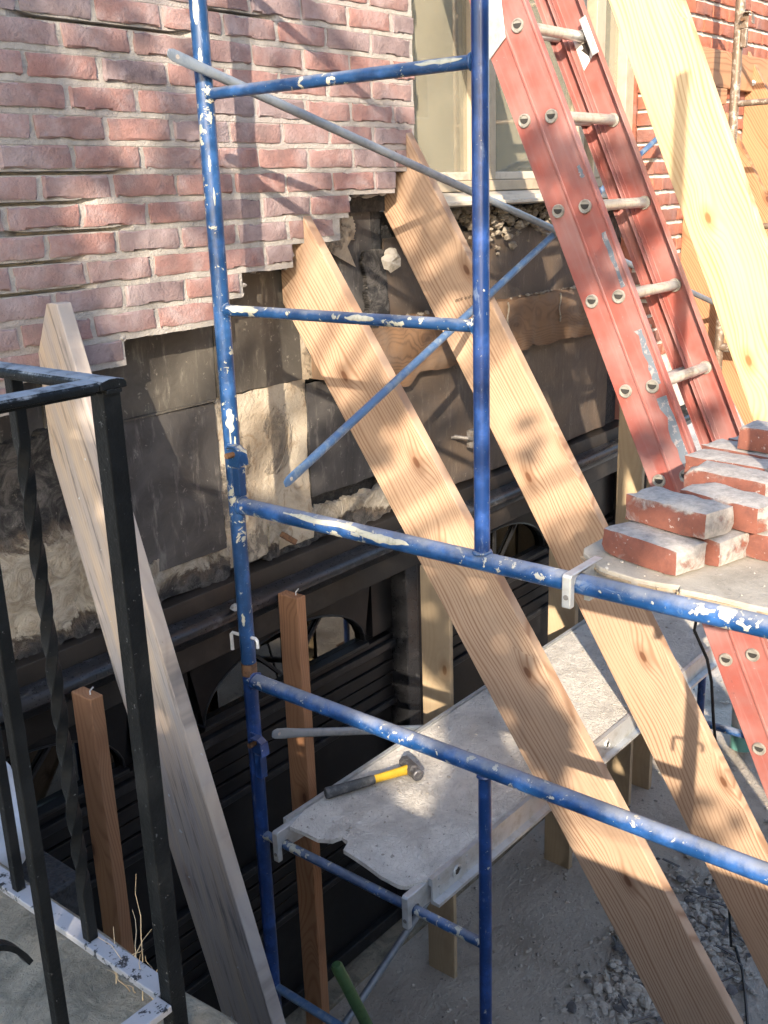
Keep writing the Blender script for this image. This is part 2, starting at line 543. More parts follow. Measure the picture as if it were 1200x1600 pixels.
def make_plaster(name='torn_plaster', a=(0.40, 0.35, 0.275), b=(0.27, 0.22, 0.16)):
    m = Mat(name)
    co = m.world()
    n = m.noise(co, 5.0, 7.0, 0.65, 0.6)
    c = m.mix(m.step(n, 0.4, 0.66), a, b)
    k = m.noise(co, 13.0, 6.0, 0.68, 1.2)
    c = m.mix(m.ma('MULTIPLY', m.step(k, 0.54, 0.66), 0.65), c, (0.20, 0.135, 0.08))
    t1 = m.noise(co, 3.4, 7.0, 0.7, 0.9)
    c = m.mix(m.ma('MULTIPLY', m.step(t1, 0.53, 0.60), 0.8), c, (0.085, 0.075, 0.066))
    s = m.noise(co, 60.0, 4.0)
    return m.done(c, 0.9, m.ma('ADD', m.ma('ADD', m.ma('MULTIPLY', k, 1.5), m.ma('MULTIPLY', m.step(t1, 0.53, 0.56), 0.8)), m.ma('MULTIPLY', s, 0.6)), 0.008, 0.8, spec=0.2)


M['plaster'] = make_plaster()
M['char'] = plain('tar_crust', (0.028, 0.028, 0.029), 0.7, 0, 0.4, 11, 0.02, 0.35, second=(0.12, 0.112, 0.105), th=(0.5, 0.78))


def make_scar():
    m = Mat('scarred_wall')
    co = m.world()
    z = m.n('SeparateXYZ', None, Vector=co).outputs[2]
    band = m.ma('ABSOLUTE', m.ma('SUBTRACT', z, BASE - 1.005))
    t = m.ma('ADD', m.noise(co, 4.2, 8.0, 0.70, 0.9), m.ma('MULTIPLY', m.step(band, 0.03, 0.25, 1.0, 0.0), 0.50))
    fl = m.noise(co, 15.0, 7.0, 0.72, 1.4)
    dark = m.mix(m.step(fl, 0.40, 0.70), (0.022, 0.022, 0.023), (0.115, 0.107, 0.10))
    pale = m.mix(m.step(fl, 0.38, 0.66), (0.38, 0.345, 0.285), (0.22, 0.185, 0.14))
    c = m.mix(m.step(t, 0.62, 0.80), dark, (0.13, 0.10, 0.075))
    c = m.mix(m.step(m.ma('ADD', t, m.ma('MULTIPLY', m.ma('SUBTRACT', fl, 0.5), 0.35)), 0.74, 0.80), c, pale)
    f2 = m.noise(co, 50.0, 5.0, 0.7)
    c = m.mix(m.ma('MULTIPLY', m.step(f2, 0.62, 0.7), 0.5), c, (0.26, 0.245, 0.22))
    h = m.ma('ADD', m.ma('MULTIPLY', fl, 1.6), m.ma('ADD', m.ma('MULTIPLY', m.step(t, 0.72, 0.80), 0.8), m.ma('MULTIPLY', f2, 0.4)))
    return m.done(c, 0.82, h, 0.012, 1.0, spec=0.25)


M['scar'] = make_scar()
M['debris'] = plain('dirty_mortar', (0.25, 0.22, 0.18), 0.92, 0, 0.4, 25, 0.005, 0.15, second=(0.12, 0.10, 0.082))
M['door'] = plain('black_door_paint', (0.006, 0.006, 0.007), 0.34, 0, 0.3, 8, 0.0003, 0.35, second=(0.014, 0.013, 0.013))
M['door_edge'] = plain('dusty_black_ledge', (0.012, 0.0125, 0.014), 0.35, 0, 0.3, 30, 0.0006, 0.4, second=(0.045, 0.045, 0.047), th=(0.5, 0.8))
M['fascia'] = plain('brown_black_fascia', (0.020, 0.017, 0.0145), 0.42, 0, 0.4, 6, 0.0008, 0.4, second=(0.034, 0.028, 0.024))
M['molding'] = plain('black_molding', (0.014, 0.0145, 0.0165), 0.3, 0, 0.3, 18, 0.0015, 0.5, second=(0.07, 0.07, 0.073), th=(0.55, 0.75))
M['frame'] = plain('tan_window_frame', (0.40, 0.335, 0.245), 0.45, 0, 0.2, 10, 0.0004, 0.4)
M['sill'] = plain('pale_window_sill', (0.50, 0.45, 0.37), 0.5, 0, 0.25, 12, 0.0006, 0.4, second=(0.34, 0.29, 0.23))
M['blind'] = plain('room_blind', (0.42, 0.385, 0.27), 0.9, 0, 0.2, 3)


def make_glass(name, tint, refl, haze=0.0):
    m = Mat(name)
    g = m.n('BsdfGlossy', None, Color=(0.95, 0.93, 0.86, 1), Roughness=0.02)
    t = m.n('BsdfTransparent', None, Color=(*tint, 1))
    fr = m.n('Fresnel', None, IOR=1.5).outputs[0]
    mx = m.n('MixShader')
    m.put(mx.inputs[0], m.ma('ADD', m.ma('MULTIPLY', fr, 1.4), refl, clamp=True))
    if haze:
        df = m.n('BsdfDiffuse', None, Color=(0.64, 0.59, 0.44, 1))
        hz = m.n('MixShader')
        m.put(hz.inputs[0], m.step(m.noise(m.world(), 2.5, 4.0, 0.6), 0.2, 0.8, haze * 0.8, haze * 1.2))
        m.t.links.new(t.outputs[0], hz.inputs[1])
        m.t.links.new(df.outputs[0], hz.inputs[2])
        m.t.links.new(hz.outputs[0], mx.inputs[1])
    else:
        m.t.links.new(t.outputs[0], mx.inputs[1])
    m.t.links.new(g.outputs[0], mx.inputs[2])
    m.t.links.new(mx.outputs[0], m.out.inputs[0])
    return m.m


M['glass'] = make_glass('window_glass', (0.92, 0.92, 0.84), 0.08, 0.36)
M['glass_dark'] = make_glass('door_glass', (0.25, 0.25, 0.24), 0.05)


def make_ladder():
    m = Mat('red_fibreglass')
    co = m.obj()
    sp = m.n('SeparateXYZ', None, Vector=co).outputs
    n = m.noise(co, 7.0, 6.0, 0.65)
    st = m.n('CombineXYZ', None, X=m.ma('MULTIPLY', sp[0], 3.0), Y=m.ma('MULTIPLY', sp[1], 60.0), Z=m.ma('MULTIPLY', sp[2], 60.0)).outputs[0]
    s = m.noise(st, 1.0, 5.0, 0.6)
    c = m.mix(m.step(n, 0.35, 0.7), (0.27, 0.066, 0.050), (0.235, 0.090, 0.078))
    c = m.mix(m.ma('MULTIPLY', m.step(s, 0.48, 0.75), 0.55), c, (0.30, 0.165, 0.155))
    sc = m.noise(co, 55.0, 5.0, 0.7)
    c = m.mix(m.ma('MULTIPLY', m.step(sc, 0.66, 0.71), 0.6), c, (0.40, 0.36, 0.36))
    dk = m.noise(co, 28.0, 6.0, 0.7)
    c = m.mix(m.ma('MULTIPLY', m.step(dk, 0.64, 0.72), 0.7), c, (0.08, 0.03, 0.028))
    pl = m.noise(co, 3.1, 4.0, 0.6)
    c = m.mix(m.ma('MULTIPLY', m.step(pl, 0.38, 0.68), 0.55), c, (0.32, 0.205, 0.19))
    return m.done(c, m.ma('ADD', 0.42, m.ma('MULTIPLY', n, 0.2)), m.ma('ADD', s, sc), 0.0006, 0.6, spec=0.4)


M['ladder'] = make_ladder()
M['tape'] = plain('grey_tape', (0.13, 0.155, 0.185), 0.5, 0, 0.4, 40, second=(0.30, 0.27, 0.27), th=(0.52, 0.6))
M['sticker'] = plain('white_sticker', (0.70, 0.69, 0.66), 0.5, 0, 0.1, 30)
M['ink'] = plain('black_ink', (0.03, 0.025, 0.022), 0.6)


def make_deck(name, a, b, bumpd=0.004, cells=0.5):
    m = Mat(name)
    co = m.world()
    n = m.noise(co, 8.0, 7.0, 0.68, 0.7)
    f = m.noise(co, 55.0, 6.0, 0.7, 0.8)
    c = m.mix(m.step(n, 0.35, 0.7), a, b)
    c = m.mix(m.ma('MULTIPLY', m.step(f, 0.55, 0.7), 0.5), c, tuple(x * 0.62 for x in b))
    c = m.mix(m.ma('MULTIPLY', m.step(m.noise(co, 110.0, 3.0), 0.72, 0.76), 0.6), c, (0.12, 0.11, 0.10))
    v = m.vor(m.vm('ADD', co, m.n('TexNoise', None, Vector=co, Scale=9.0).outputs[1]), 16.0, 'DISTANCE_TO_EDGE').outputs[0]
    h = m.ma('ADD', m.ma('MULTIPLY', n, 1.2), m.ma('ADD', f, m.ma('MULTIPLY', m.step(v, 0.0, 0.10), cells)))
    return m.done(c, 0.92, h, bumpd, 0.9, spec=0.15)


M['deck'] = make_deck('mortar_dusted_deck', (0.70, 0.665, 0.60), (0.50, 0.47, 0.425), 0.009, 0.3)
M['ply'] = make_deck('dusty_plywood', (0.36, 0.325, 0.27), (0.27, 0.24, 0.195), 0.0025, 0.0)
M['ply_edge'] = plain('plywood_edge', (0.33, 0.25, 0.16), 0.8, 0, 0.4, 40)


def make_dirt():
    m = Mat('trodden_dirt')
    co = m.world()
    n = m.noise(co, 2.2, 7.0, 0.65)
    f = m.noise(co, 28.0, 7.0, 0.72)
    c = m.mix(m.step(n, 0.35, 0.68), (0.57, 0.51, 0.44), (0.42, 0.37, 0.315))
    c = m.mix(m.ma('MULTIPLY', m.step(f, 0.5, 0.72), 0.55), c, (0.54, 0.50, 0.45))
    g = m.noise(co, 120.0, 5.0, 0.7)
    c = m.mix(m.ma('MULTIPLY', m.step(g, 0.62, 0.68), 0.7), c, (0.08, 0.075, 0.07))
    st = m.noise(co, 1.1, 3.0, 0.5)
    c = m.mix(m.ma('MULTIPLY', m.step(st, 0.55, 0.70), 0.6), c, (0.13, 0.105, 0.083))
    pb = m.vor(co, 30.0).outputs['Distance']
    c = m.mix(m.ma('MULTIPLY', m.step(pb, 0.10, 0.22, 1.0, 0.0), 0.5), c, (0.43, 0.41, 0.38))
    return m.done(c, 0.95, m.ma('ADD', m.ma('MULTIPLY', f, 2.2), m.ma('MULTIPLY', n, 1.5)), 0.016, 1.0, spec=0.12)


M['dirt'] = make_dirt()
M['stone'] = make_deck('stoop_stone', (0.29, 0.255, 0.195), (0.12, 0.108, 0.085), 0.012, 0.0)
M['rubble'] = plain('rubble_stone', (0.46, 0.42, 0.365), 0.9, 0, 0.5, 18, 0.004, 0.15, second=(0.14, 0.13, 0.125))
M['rubble_dark'] = plain('slate_shard', (0.10, 0.095, 0.095), 0.8, 0, 0.4, 18, 0.003, 0.25, second=(0.18, 0.16, 0.15))
M['rubble_pale'] = plain('mortar_chunk', (0.42, 0.39, 0.34), 0.92, 0, 0.4, 25, 0.005, 0.15, second=(0.27, 0.24, 0.20))
M['black_rubber'] = plain('black_cable', (0.018, 0.018, 0.019), 0.5)
M['hammer_head'] = plain('hammer_steel', (0.13, 0.13, 0.14), 0.45, 0.6, 0.4, 60, second=(0.30, 0.29, 0.28))
M['hammer_yellow'] = plain('yellow_handle', (0.66, 0.42, 0.03), 0.4, 0, 0.25, 40)
M['hammer_grip'] = plain('grey_rubber_grip', (0.055, 0.06, 0.064), 0.7, 0, 0.3, 40, second=(0.13, 0.13, 0.13))
M['green'] = plain('green_pole', (0.055, 0.115, 0.04), 0.5, 0, 0.3, 30)
M['bag'] = plain('white_sack', (0.66, 0.67, 0.70), 0.7, 0, 0.2, 9, 0.006, 0.3, second=(0.50, 0.49, 0.47))
M['straw'] = plain('dry_straw', (0.46, 0.36, 0.23), 0.8)
M['leaf'] = plain('tree_leaf', (0.07, 0.11, 0.03), 0.6)
M['bark'] = plain('tree_bark', (0.14, 0.10, 0.075), 0.9, 0, 0.5, 14, 0.01)
M['facade'] = plain('tan_facade', (0.42, 0.33, 0.22), 0.9, 0, 0.3, 2)
M['cream_paint'] = plain('cream_paint_splash', (0.46, 0.44, 0.35), 0.6, 0, 0.3, 60, 0.001)
M['bolt'] = plain('bolt_steel', (0.25, 0.24, 0.23), 0.5, 0.6, 0.4, 60, second=(0.12, 0.09, 0.07))
M['plastic'] = None
_m = Mat('clear_plastic')
M['plastic'] = _m.done((0.70, 0.74, 0.70), 0.35, Transmission_Weight=0.35)
_m = Mat('teal_liquid')
M['teal'] = _m.done((0.16, 0.40, 0.36), 0.3, Transmission_Weight=0.2)

# ================================================================ setting: ground
G = -BASE
mb = MB()
NX, NY = 90, 60
gx0, gx1, gy0, gy1 = 0.72, 7.4, -1.8, 2.62
for j in range(NY + 1):
    for i in range(NX + 1):
        x = gx0 + (gx1 - gx0) * i / NX
        y = gy0 + (gy1 - gy0) * j / NY
        edge = min(i, j, NX - i, NY - j)
        z = G + (0.010 * mnoise.noise((x * 2.3, y * 2.3, 1.0)) + 0.006 * mnoise.noise((x * 7, y * 7, 4.0)) if edge else 0)
        mb.v.append(V(x, y, z))
for j in range(NY):
    for i in range(NX):
        a = j * (NX + 1) + i
        mb.f.append((a, a + 1, a + NX + 2, a + NX + 1))
# the same sheet runs on, flat, far beyond the pit
o = len(mb.v)
mb.v += [V(-150, -150, G), V(150, -150, G), V(150, 150, G), V(-150, 150, G), V(gx0, gy0, G), V(gx1, gy0, G), V(gx1, gy1, G), V(gx0, gy1, G)]
mb.f += [(o, o + 1, o + 5, o + 4), (o + 1, o + 2, o + 6, o + 5), (o + 2, o + 3, o + 7, o + 6), (o + 3, o, o + 4, o + 7)]
tag(mb.build('ground', M['dirt'], smooth=True), kind='structure')

# ================================================================ the house wall
D = 2.32
house = empty('brick_house', (3.0, 2.5, G), 'old brick house wall with a torn opening above the black garage door', 'building')


def brick_mesh(L, H, Dp, seed, red=False):
    rng = random.Random(seed)
    nx, nz = 8, 4
    vs, fs = [], []
    us = [0, 0.035, 0.2, 0.36, 0.5, 0.64, 0.8, 0.965, 1.0]
    ws = [0, 0.10, 0.5, 0.90, 1.0]
    for j in range(nz + 1):
        for i in range(nx + 1):
            bx, bz = i in (0, nx), j in (0, nz)
            x = L * (us[i] - 0.5)
            z = H * (ws[j] - 0.5)
            y = -Dp / 2 + rng.uniform(-0.0016, 0.0016)
            if bx or bz:
                y += 0.0006 + rng.uniform(0, 0.0022)
                if bx:
                    x += rng.uniform(-0.003, 0.0035) * (1 if i == 0 else -1)
                if bz:
                    z += rng.uniform(-0.0014, 0.0016) * (1 if j == 0 else -1)
                if rng.random() < 0.10:
                    y += 0.004
                    if bz:
                        z += 0.004 * (1 if j == 0 else -1)
            vs.append((x, y, z))
    for j in range(nz):
        for i in range(nx):
            a = j * (nx + 1) + i
            fs.append((a, a + 1, a + nx + 2, a + nx + 1))
    ring = [i for i in range(nx + 1)] + [j * (nx + 1) + nx for j in range(1, nz + 1)] + [nz * (nx + 1) + i for i in range(nx - 1, -1, -1)] + [j * (nx + 1) for j in range(nz - 1, 0, -1)]
    k = len(vs)
    for q in ring:
        x, y, z = vs[q]
        vs.append((max(-L / 2, min(L / 2, x * 1.03)), Dp / 2, max(-H / 2, min(H / 2, z * 1.04))))
    n = len(ring)
    for q in range(n):
        fs.append((ring[(q + 1) % n], ring[q], k + q, k + (q + 1) % n))
    me = bpy.data.meshes.new('brick')
    me.from_pydata(vs, [], fs)
    for p in me.polygons:
        p.use_smooth = True
    if hasattr(me, 'set_sharp_from_angle'):
        me.set_sharp_from_angle(angle=R(28))
    me.materials.append(M['brick_red' if red else 'brick'])
    return me


def blob(mb, c, r, rng, flat=0.7, n=1):
    """a broken lump: jittered octahedron-ish stone"""
    c = Vector(c)
    pts = []
    rings = [(-0.85, 0.45), (-0.2, 1.0), (0.45, 0.85), (0.95, 0.3)]
    k = 6
    for h, q in rings:
        for i in range(k):
            a = 2 * math.pi * (i + 0.5 * (h > 0)) / k
            f = rng.uniform(0.65, 1.15)
            pts.append(Vector((math.cos(a) * q * f, math.sin(a) * q * f, h * flat * rng.uniform(0.8, 1.1))))
    rot = Matrix.Rotation(rng.uniform(0, 6.28), 3, 'Z') @ Matrix.Rotation(rng.uniform(-0.5, 0.5), 3, 'X') @ Matrix.Diagonal((rng.uniform(0.7, 1.5), 1, 1))
    vs = [c + rot @ p * r for p in pts]
    fs = [tuple(range(k - 1, -1, -1)), tuple(3 * k + i for i in range(k))]
    for j in range(3):
        for i in range(k):
            fs.append((j * k + i, j * k + (i + 1) % k, (j + 1) * k + (i + 1) % k, (j + 1) * k + i))
    mb.add(vs, fs)


PX = 0.2125
BH = 0.0530
CP = 0.070
full = [brick_mesh(PX - 0.016, BH, 0.098, s) for s in range(14)]
bats = {}


def put_brick(parent, x0, x1, zc, meshes, red=False, yoff=0.0, h=BH, depth=0.098):
    L = x1 - x0
    nominal = (PX - 0.016) if not red else 0.188
    if abs(L - nominal) < 0.004:
        me = random.choice(meshes)
    else:
        key = (round(L, 2), red, random.randrange(3))
        if key not in bats:
            bats[key] = brick_mesh(round(L, 2), h, depth, hash(key) % 999, red)
        me = bats[key]
    o = bpy.data.objects.new('brick', me)
    COL.objects.link(o)
    o.parent = parent
    y = D + depth / 2 + yoff - 0.0030
    o.location = Vector(((x0 + x1) / 2, y, zc)) - parent.location
    o.rotation_euler = (random.uniform(-0.006, 0.006), random.uniform(-0.009, 0.009), random.uniform(-0.006, 0.006))
    return o


ends = {-8: 1.39, -7: 1.708, -6: 2.06, -5: 2.165, -4: 2.38, -3: 2.604, -2: 2.657, -1: 2.90}
mort = MB()
XL = 1.02
for n in range(-8, 11):
    z0 = 0.071 + CP * n
    xe = ends.get(n, 3.02)
    ph = 1.623 if n % 2 == 0 else 1.517
    k = math.floor((XL - ph) / PX)
    x = ph + k * PX
    while x < xe - 0.02:
        a, b = x + 0.008, min(x + PX - 0.008, xe)
        if b - a > 0.035:
            jit = random.uniform(-0.002, 0.002)
            put_brick(house, a + jit, b + jit, z0 + CP / 2 + random.uniform(-0.0012, 0.0012), full, yoff=random.uniform(-0.0015, 0.0015))
        x += PX
    # bed of mortar behind and between the bricks of this course, front face uneven
    segs = 26
    top, bot = [], []
    rr = random.Random(n * 17 + 3)
    xm = xe + rr.uniform(-0.004, 0.012) if xe < 3.0 else 3.015
    pts = []
    for i in range(segs + 1):
        xx = XL - 0.1 + (xm - XL + 0.1) * i / segs
        dep = 0.0012 + 0.004 * abs(mnoise.noise((xx * 9, n * 3.1, 0)))
        gap = False
        # joints that have lost their mortar
        for (nn, g0, g1) in ((0, 1.3, 1.80), (-1, 1.3, 1.66), (-2, 1.45, 1.78), (-3, 1.3, 1.58), (5, 1.55, 1.98), (6, 2.05, 2.3), (-4, 1.3, 1.6)):
            if nn == n and g0 < xx < g1:
                dep, gap = 0.032, True
        pts.append((xx, dep, gap))
    vs, fs = [], []
    for (xx, dep, gap) in pts:
        low = z0 - 0.006 - (0.004 * rr.random() if n in ends else 0)
        vs += [(xx, D + dep, low), (xx, D + dep, z0 + (0.0015 if gap else 0.012)), (xx, D + 0.0032, z0 + (0.003 if gap else 0.014)), (xx, D + 0.0032, z0 + CP - 0.0062), (xx, D + 0.097, low), (xx, D + 0.097, z0 + CP - 0.0062)]
    for i in range(segs):
        a, b = i * 6, i * 6 + 6
        fs += [(a, b, b + 1, a + 1), (a + 1, b + 1, b + 2, a + 2), (a + 2, b + 2, b + 3, a + 3), (a + 4, b + 4, b, a), (a + 3, b + 3, b + 5, a + 5)]
    fs += [(segs * 6, segs * 6 + 4, segs * 6 + 5, segs * 6 + 3, segs * 6 + 2, segs * 6 + 1)]
    mort.add(vs, fs)
mort.build('mortar', M['mortar'], house)
# torn mortar left hanging along the broken edge
rng = random.Random(41)
mb = MB()
for n, xe in ends.items():
    z0 = 0.071 + CP * n
    xp = ends.get(n - 1, 1.0)
    for _ in range(16):
        blob(mb, (rng.uniform(xp, xe + 0.01), D + rng.uniform(0.012, 0.09), z0 - rng.uniform(0.0, 0.012)), rng.uniform(0.005, 0.017), rng, 0.6)
    for _ in range(7):
        blob(mb, (xe + rng.uniform(-0.004, 0.010), D + rng.uniform(0.006, 0.09), z0 + rng.uniform(0, CP)), rng.uniform(0.005, 0.014), rng, 0.9)
o_ = mb.build('broken_mortar', M['mortar'], house)
o_['kind'] = 'stuff'

# cold dark backing wall behind everything
mb = MB()
mb.box((XL - 0.1, 2.475, -1.30), (4.92, 2.60, -0.07))
mb.box((XL - 0.1, 2.4185, -0.065), (3.0, 2.60, 0.80))
mb.build('backing_wall', M['char'], house)


def ragged(x0, z0, x1, z1, y, t, seed, amp=0.012, n=14, wav=0.0):
    """an upright sheet with torn edges and a slightly buckled face, front at y, t thick"""
    rng = random.Random(seed)
    nx, nz = n, max(4, int(n * abs((z1 - z0) / (x1 - x0))))
    vs, fs = [], []
    for j in range(nz + 1):
        for i in range(nx + 1):
            u, v = i / nx, j / nz
            x = x0 + (x1 - x0) * u
            z = z0 + (z1 - z0) * v
            yy = y + wav * mnoise.noise((x * 3.1 + seed, z * 3.1, seed * 1.7)) + wav * 0.5 * mnoise.noise((x * 9 + seed, z * 9, seed * 0.7))
            if i in (0, nx):
                x += amp * (1.6 * mnoise.noise((z * 6, seed, 1)) + 1.0 * mnoise.noise((z * 19, seed, 2)) + 0.25 * rng.uniform(-1, 1))
            if j in (0, nz):
                z += amp * (1.6 * mnoise.noise((x * 6, seed, 3)) + 1.0 * mnoise.noise((x * 19, seed, 4)) + 0.25 * rng.uniform(-1, 1))
            vs.append((x, yy, z))
    m_ = (nx + 1) * (nz + 1)
    vs += [(a, y + t, c) for (a, b, c) in vs]
    for j in range(nz):
        for i in range(nx):
            a = j * (nx + 1) + i
            fs.append((a, a + 1, a + nx + 2, a + nx + 1))
    ring = [i for i in range(nx + 1)] + [j * (nx + 1) + nx for j in range(1, nz + 1)] + [nz * (nx + 1) + i for i in range(nx - 1, -1, -1)] + [j * (nx + 1) for j in range(nz - 1, 0, -1)]
    k = len(ring)
    for q in range(k):
        fs.append((ring[(q + 1) % k], ring[q], ring[q] + m_, ring[(q + 1) % k] + m_))
    return MB().add(vs, fs)


# tarred sheets, each with its own edges
YS = 2.435
for (x0, z0, x1, z1, y, mt, sd, lab) in (
        (1.02, -0.62, 1.52, -0.40, YS + 0.006, 'sheet', 1, 'black sheet in the shade left of the leaning plank'),
        (1.52, -0.600, 2.128, -0.20, YS, 'sheet_light', 2, None),
        (2.132, -0.596, 2.505, -0.10, YS - 0.002, 'sheet_light', 3, None),
        (1.655, -1.085, 2.112, -0.606, YS - 0.004, 'sheet', 4, 'dark wavy sheet with a bright upper edge'),
        (2.53, -1.02, 2.96, -0.62, YS, 'sheet', 5, None),
        (2.55, -0.60, 2.905, 0.0, YS + 0.004, 'sheet', 6, None),
        (2.97, -0.455, 4.62, -0.16, YS - 0.002, 'sheet_brown', 7, 'brown sheet above the old timber'),
        (2.90, -1.175, 4.70, -0.665, YS, 'sheet_brown', 8, 'brown sheet below the old timber')):
    so_ = ragged(x0, z0, x1, z1, y, 0.012, sd, 0.0035, 18, 0.006).build('metal_sheet', M[mt], house, smooth=True)
    if lab:
        so_['label'] = lab
# bright turned-up edge of the lower sheet
mb = MB()
mb.bar((1.655, YS - 0.007, -0.6025), (2.112, YS - 0.007, -0.600), 0.010, 0.005)
mb.build('sheet_edge', M['sheet_light'], house)
# cream plaster left in torn patches
for (x0, z0, x1, z1, y, sd, am) in ((2.118, -1.165, 2.525, -0.598, YS + 0.004, 11, 0.004), (2.50, -0.60, 2.60, -0.30, YS - 0.002, 13, 0.012), (2.645, -0.16, 2.80, -0.085, YS - 0.012, 15, 0.02)):
    ragged(x0, z0, x1, z1, y, 0.018, sd, am, 40, 0.010).build('plaster_patch', M['plaster'], house, smooth=True)
# hanging torn shred of paper
MB().prism([V(2.56, YS - 0.014, -0.14), V(2.70, YS - 0.02, -0.10), V(2.80, YS - 0.016, -0.125), V(2.745, YS - 0.022, -0.175), V(2.775, YS - 0.03, -0.245), V(2.68, YS - 0.022, -0.20), V(2.64, YS - 0.018, -0.175)], (0, 0, 0), (0, 0.003, 0)).build('torn_paper', M['plaster'], house)
# black tar crust, lumpy, left side and along the foot of the sheets
for (x0, z0, x1, z1, y, sd, wv) in ((1.00, -1.186, 1.66, -0.585, YS - 0.006, 21, 0.030), (1.60, -1.186, 2.114, -1.045, YS - 0.012, 22, 0.026), (2.30, -1.186, 2.96, -1.065, YS - 0.008, 24, 0.022), (2.85, -0.70, 2.96, -0.2, YS - 0.004, 25, 0.03)):
    ragged(x0, z0, x1, z1, y, 0.03, sd, 0.018, 90, wv).build('tar_crust', M['scar'], house, smooth=True)
# dark gap board beside the broken timber, with a vertical splinter of wood
mb = MB()
mb.box((2.905, 2.44, -0.62), (2.955, 2.47, 0.02))
mb.build('stud_edge', M['char'], house)
# the old timber let into the wall: uneven saw-cut blocks, broken left end
tim = MB()
rng = random.Random(5)
nseg = 110
vs, fs = [], []
for i in range(nseg + 1):
    x = 2.56 + (4.60 - 2.56) * i / nseg
    zt = -0.448 + 0.012 * mnoise.noise((x * 5, 0, 2)) + 0.010 * mnoise.noise((x * 23, 0, 2)) - 0.014 * (x < 2.9) - 0.03 * (x < 2.62)
    zb = -0.668 + 0.028 * mnoise.noise((x * 4, 3, 2)) + 0.012 * mnoise.noise((x * 17, 3, 2)) - 0.035 * math.exp(-((x - 3.02) / 0.05) ** 2) + (0.07 if x < 2.66 else 0)
    yf = 2.372 + 0.007 * mnoise.noise((x * 7, 8, 1))
    for q in range(6):
        t = q / 5
        z = zb + (zt - zb) * t
        vs.append((x, yf + 0.012 * mnoise.noise((x * 8, z * 16, 5)) + 0.007 * mnoise.noise((x * 20, z * 60, 5)) + (0.012 if q in (0, 5) else 0), z))
    vs += [(x, 2.45, zt), (x, 2.45, zb)]
for i in range(nseg):
    a, b = i * 8, i * 8 + 8
    for q in range(8):
        fs.append((a + q, b + q, b + (q + 1) % 8, a + (q + 1) % 8))
fs += [tuple(range(7, -1, -1)), tuple(nseg * 8 + q for q in range(8))]
tim.add(vs, fs)
timo = tim.build('old_timber', M['old_timber'], house, frame=axes((2.56, 2.40, -0.55), (1, 0, 0), (0, -1, 0)), smooth=True)
timo['label'] = 'rough brown timber let into the wall behind the planks'
mb = MB()
for x in (3.685, 4.11, 2.60):
    path = [(x + 0.006 * math.sin(q * 1.3), 2.368, -0.455 - 0.018 * q) for q in range(8)]
    mb.tube(path, [0.0035 + 0.0018 * random.random() for _ in path], 6)
mb.build('mortar_bead', M['debris'], timo)
# crumbled mortar under the window sill and lumps on the timber
rng = random.Random(9)
mb = MB()
for _ in range(420):
    x = rng.uniform(3.05, 4.6)
    z = -0.075 - abs(rng.gauss(0, 0.055)) * (1.3 if x < 3.9 else 0.8)
    blob(mb, (x, 2.42 + rng.uniform(-0.03, 0.02), z), 0.005 + 0.024 * rng.random() ** 2, rng, 0.8)
for _ in range(60):
    blob(mb, (rng.choice((3.2, 3.95, 4.05, 4.3)) + rng.gauss(0, 0.10), 2.40 + rng.uniform(-0.02, 0.02), -0.443), 0.003 + 0.012 * rng.random() ** 2, rng)
o_ = mb.build('mortar_debris', M['debris'], house)
o_['kind'] = 'stuff'
mb = MB()
blob(mb, (2.975, 2.415, -0.235), 0.052, rng, 0.9)
mb.build('mortar_chunk', M['rubble_pale'], house)
mb = MB()
blob(mb, (2.04, 2.325, -1.243), 0.020, rng, 0.5)
mb.build('mortar_chunk', M['rubble_pale'], house)
# a rusty stub of lath and the anchor bolt
MB().bar((2.345, 2.41, -1.10), (2.395, 2.40, -1.14), 0.022, 0.02).build('rusty_stub', M['rust'], house, bevel=0.003)
bo = MB().tube([(3.36, 2.345, -0.962), (3.36, 2.43, -0.968)], 0.006, 10).build('anchor_bolt', M['bolt'], house, smooth=True)
mb = MB()
for q in range(12):
    mb.ring((3.36, 2.347 + q * 0.006, -0.962), (0, 1, 0), 0.006, 0.0014, 12, 5)
mb.build('bolt_thread', M['bolt'], bo)
MB().box((3.42, 2.33, -1.02), (3.49, 2.40, -0.945)).build('steel_block', M['bolt'], house, bevel=0.005)
MB().tube([(3.36, 2.362, -0.962), (3.43, 2.362, -0.985)], 0.007, 10).build('threaded_rod', M['bolt'], house, smooth=True)

# lintel: board, half-round molding, fascia
XR = 5.6
MB().box((XL - 0.2, 2.392, -1.262), (XR, 2.50, -1.188)).build('lintel_board', M['fascia'], house, bevel=0.003)
mb = MB()
prof = [(2.345, -1.300), (2.332, -1.288), (2.332, -1.272), (2.343, -1.258), (2.362, -1.254), (2.378, -1.248), (2.392, -1.246), (2.50, -1.266), (2.50, -1.335), (2.385, -1.335), (2.36, -1.326)]
mb.prism([V(XL - 0.2, a, b) for a, b in prof], (0, 0, 0), (XR - XL + 0.2, 0, 0))
mb.build('lintel_molding', M['molding'], house, smooth=True)
MB().box((XL - 0.2, 2.41, -1.435), (XR, 2.52, -1.337)).build('door_fascia', M['fascia'], house, bevel=0.004)


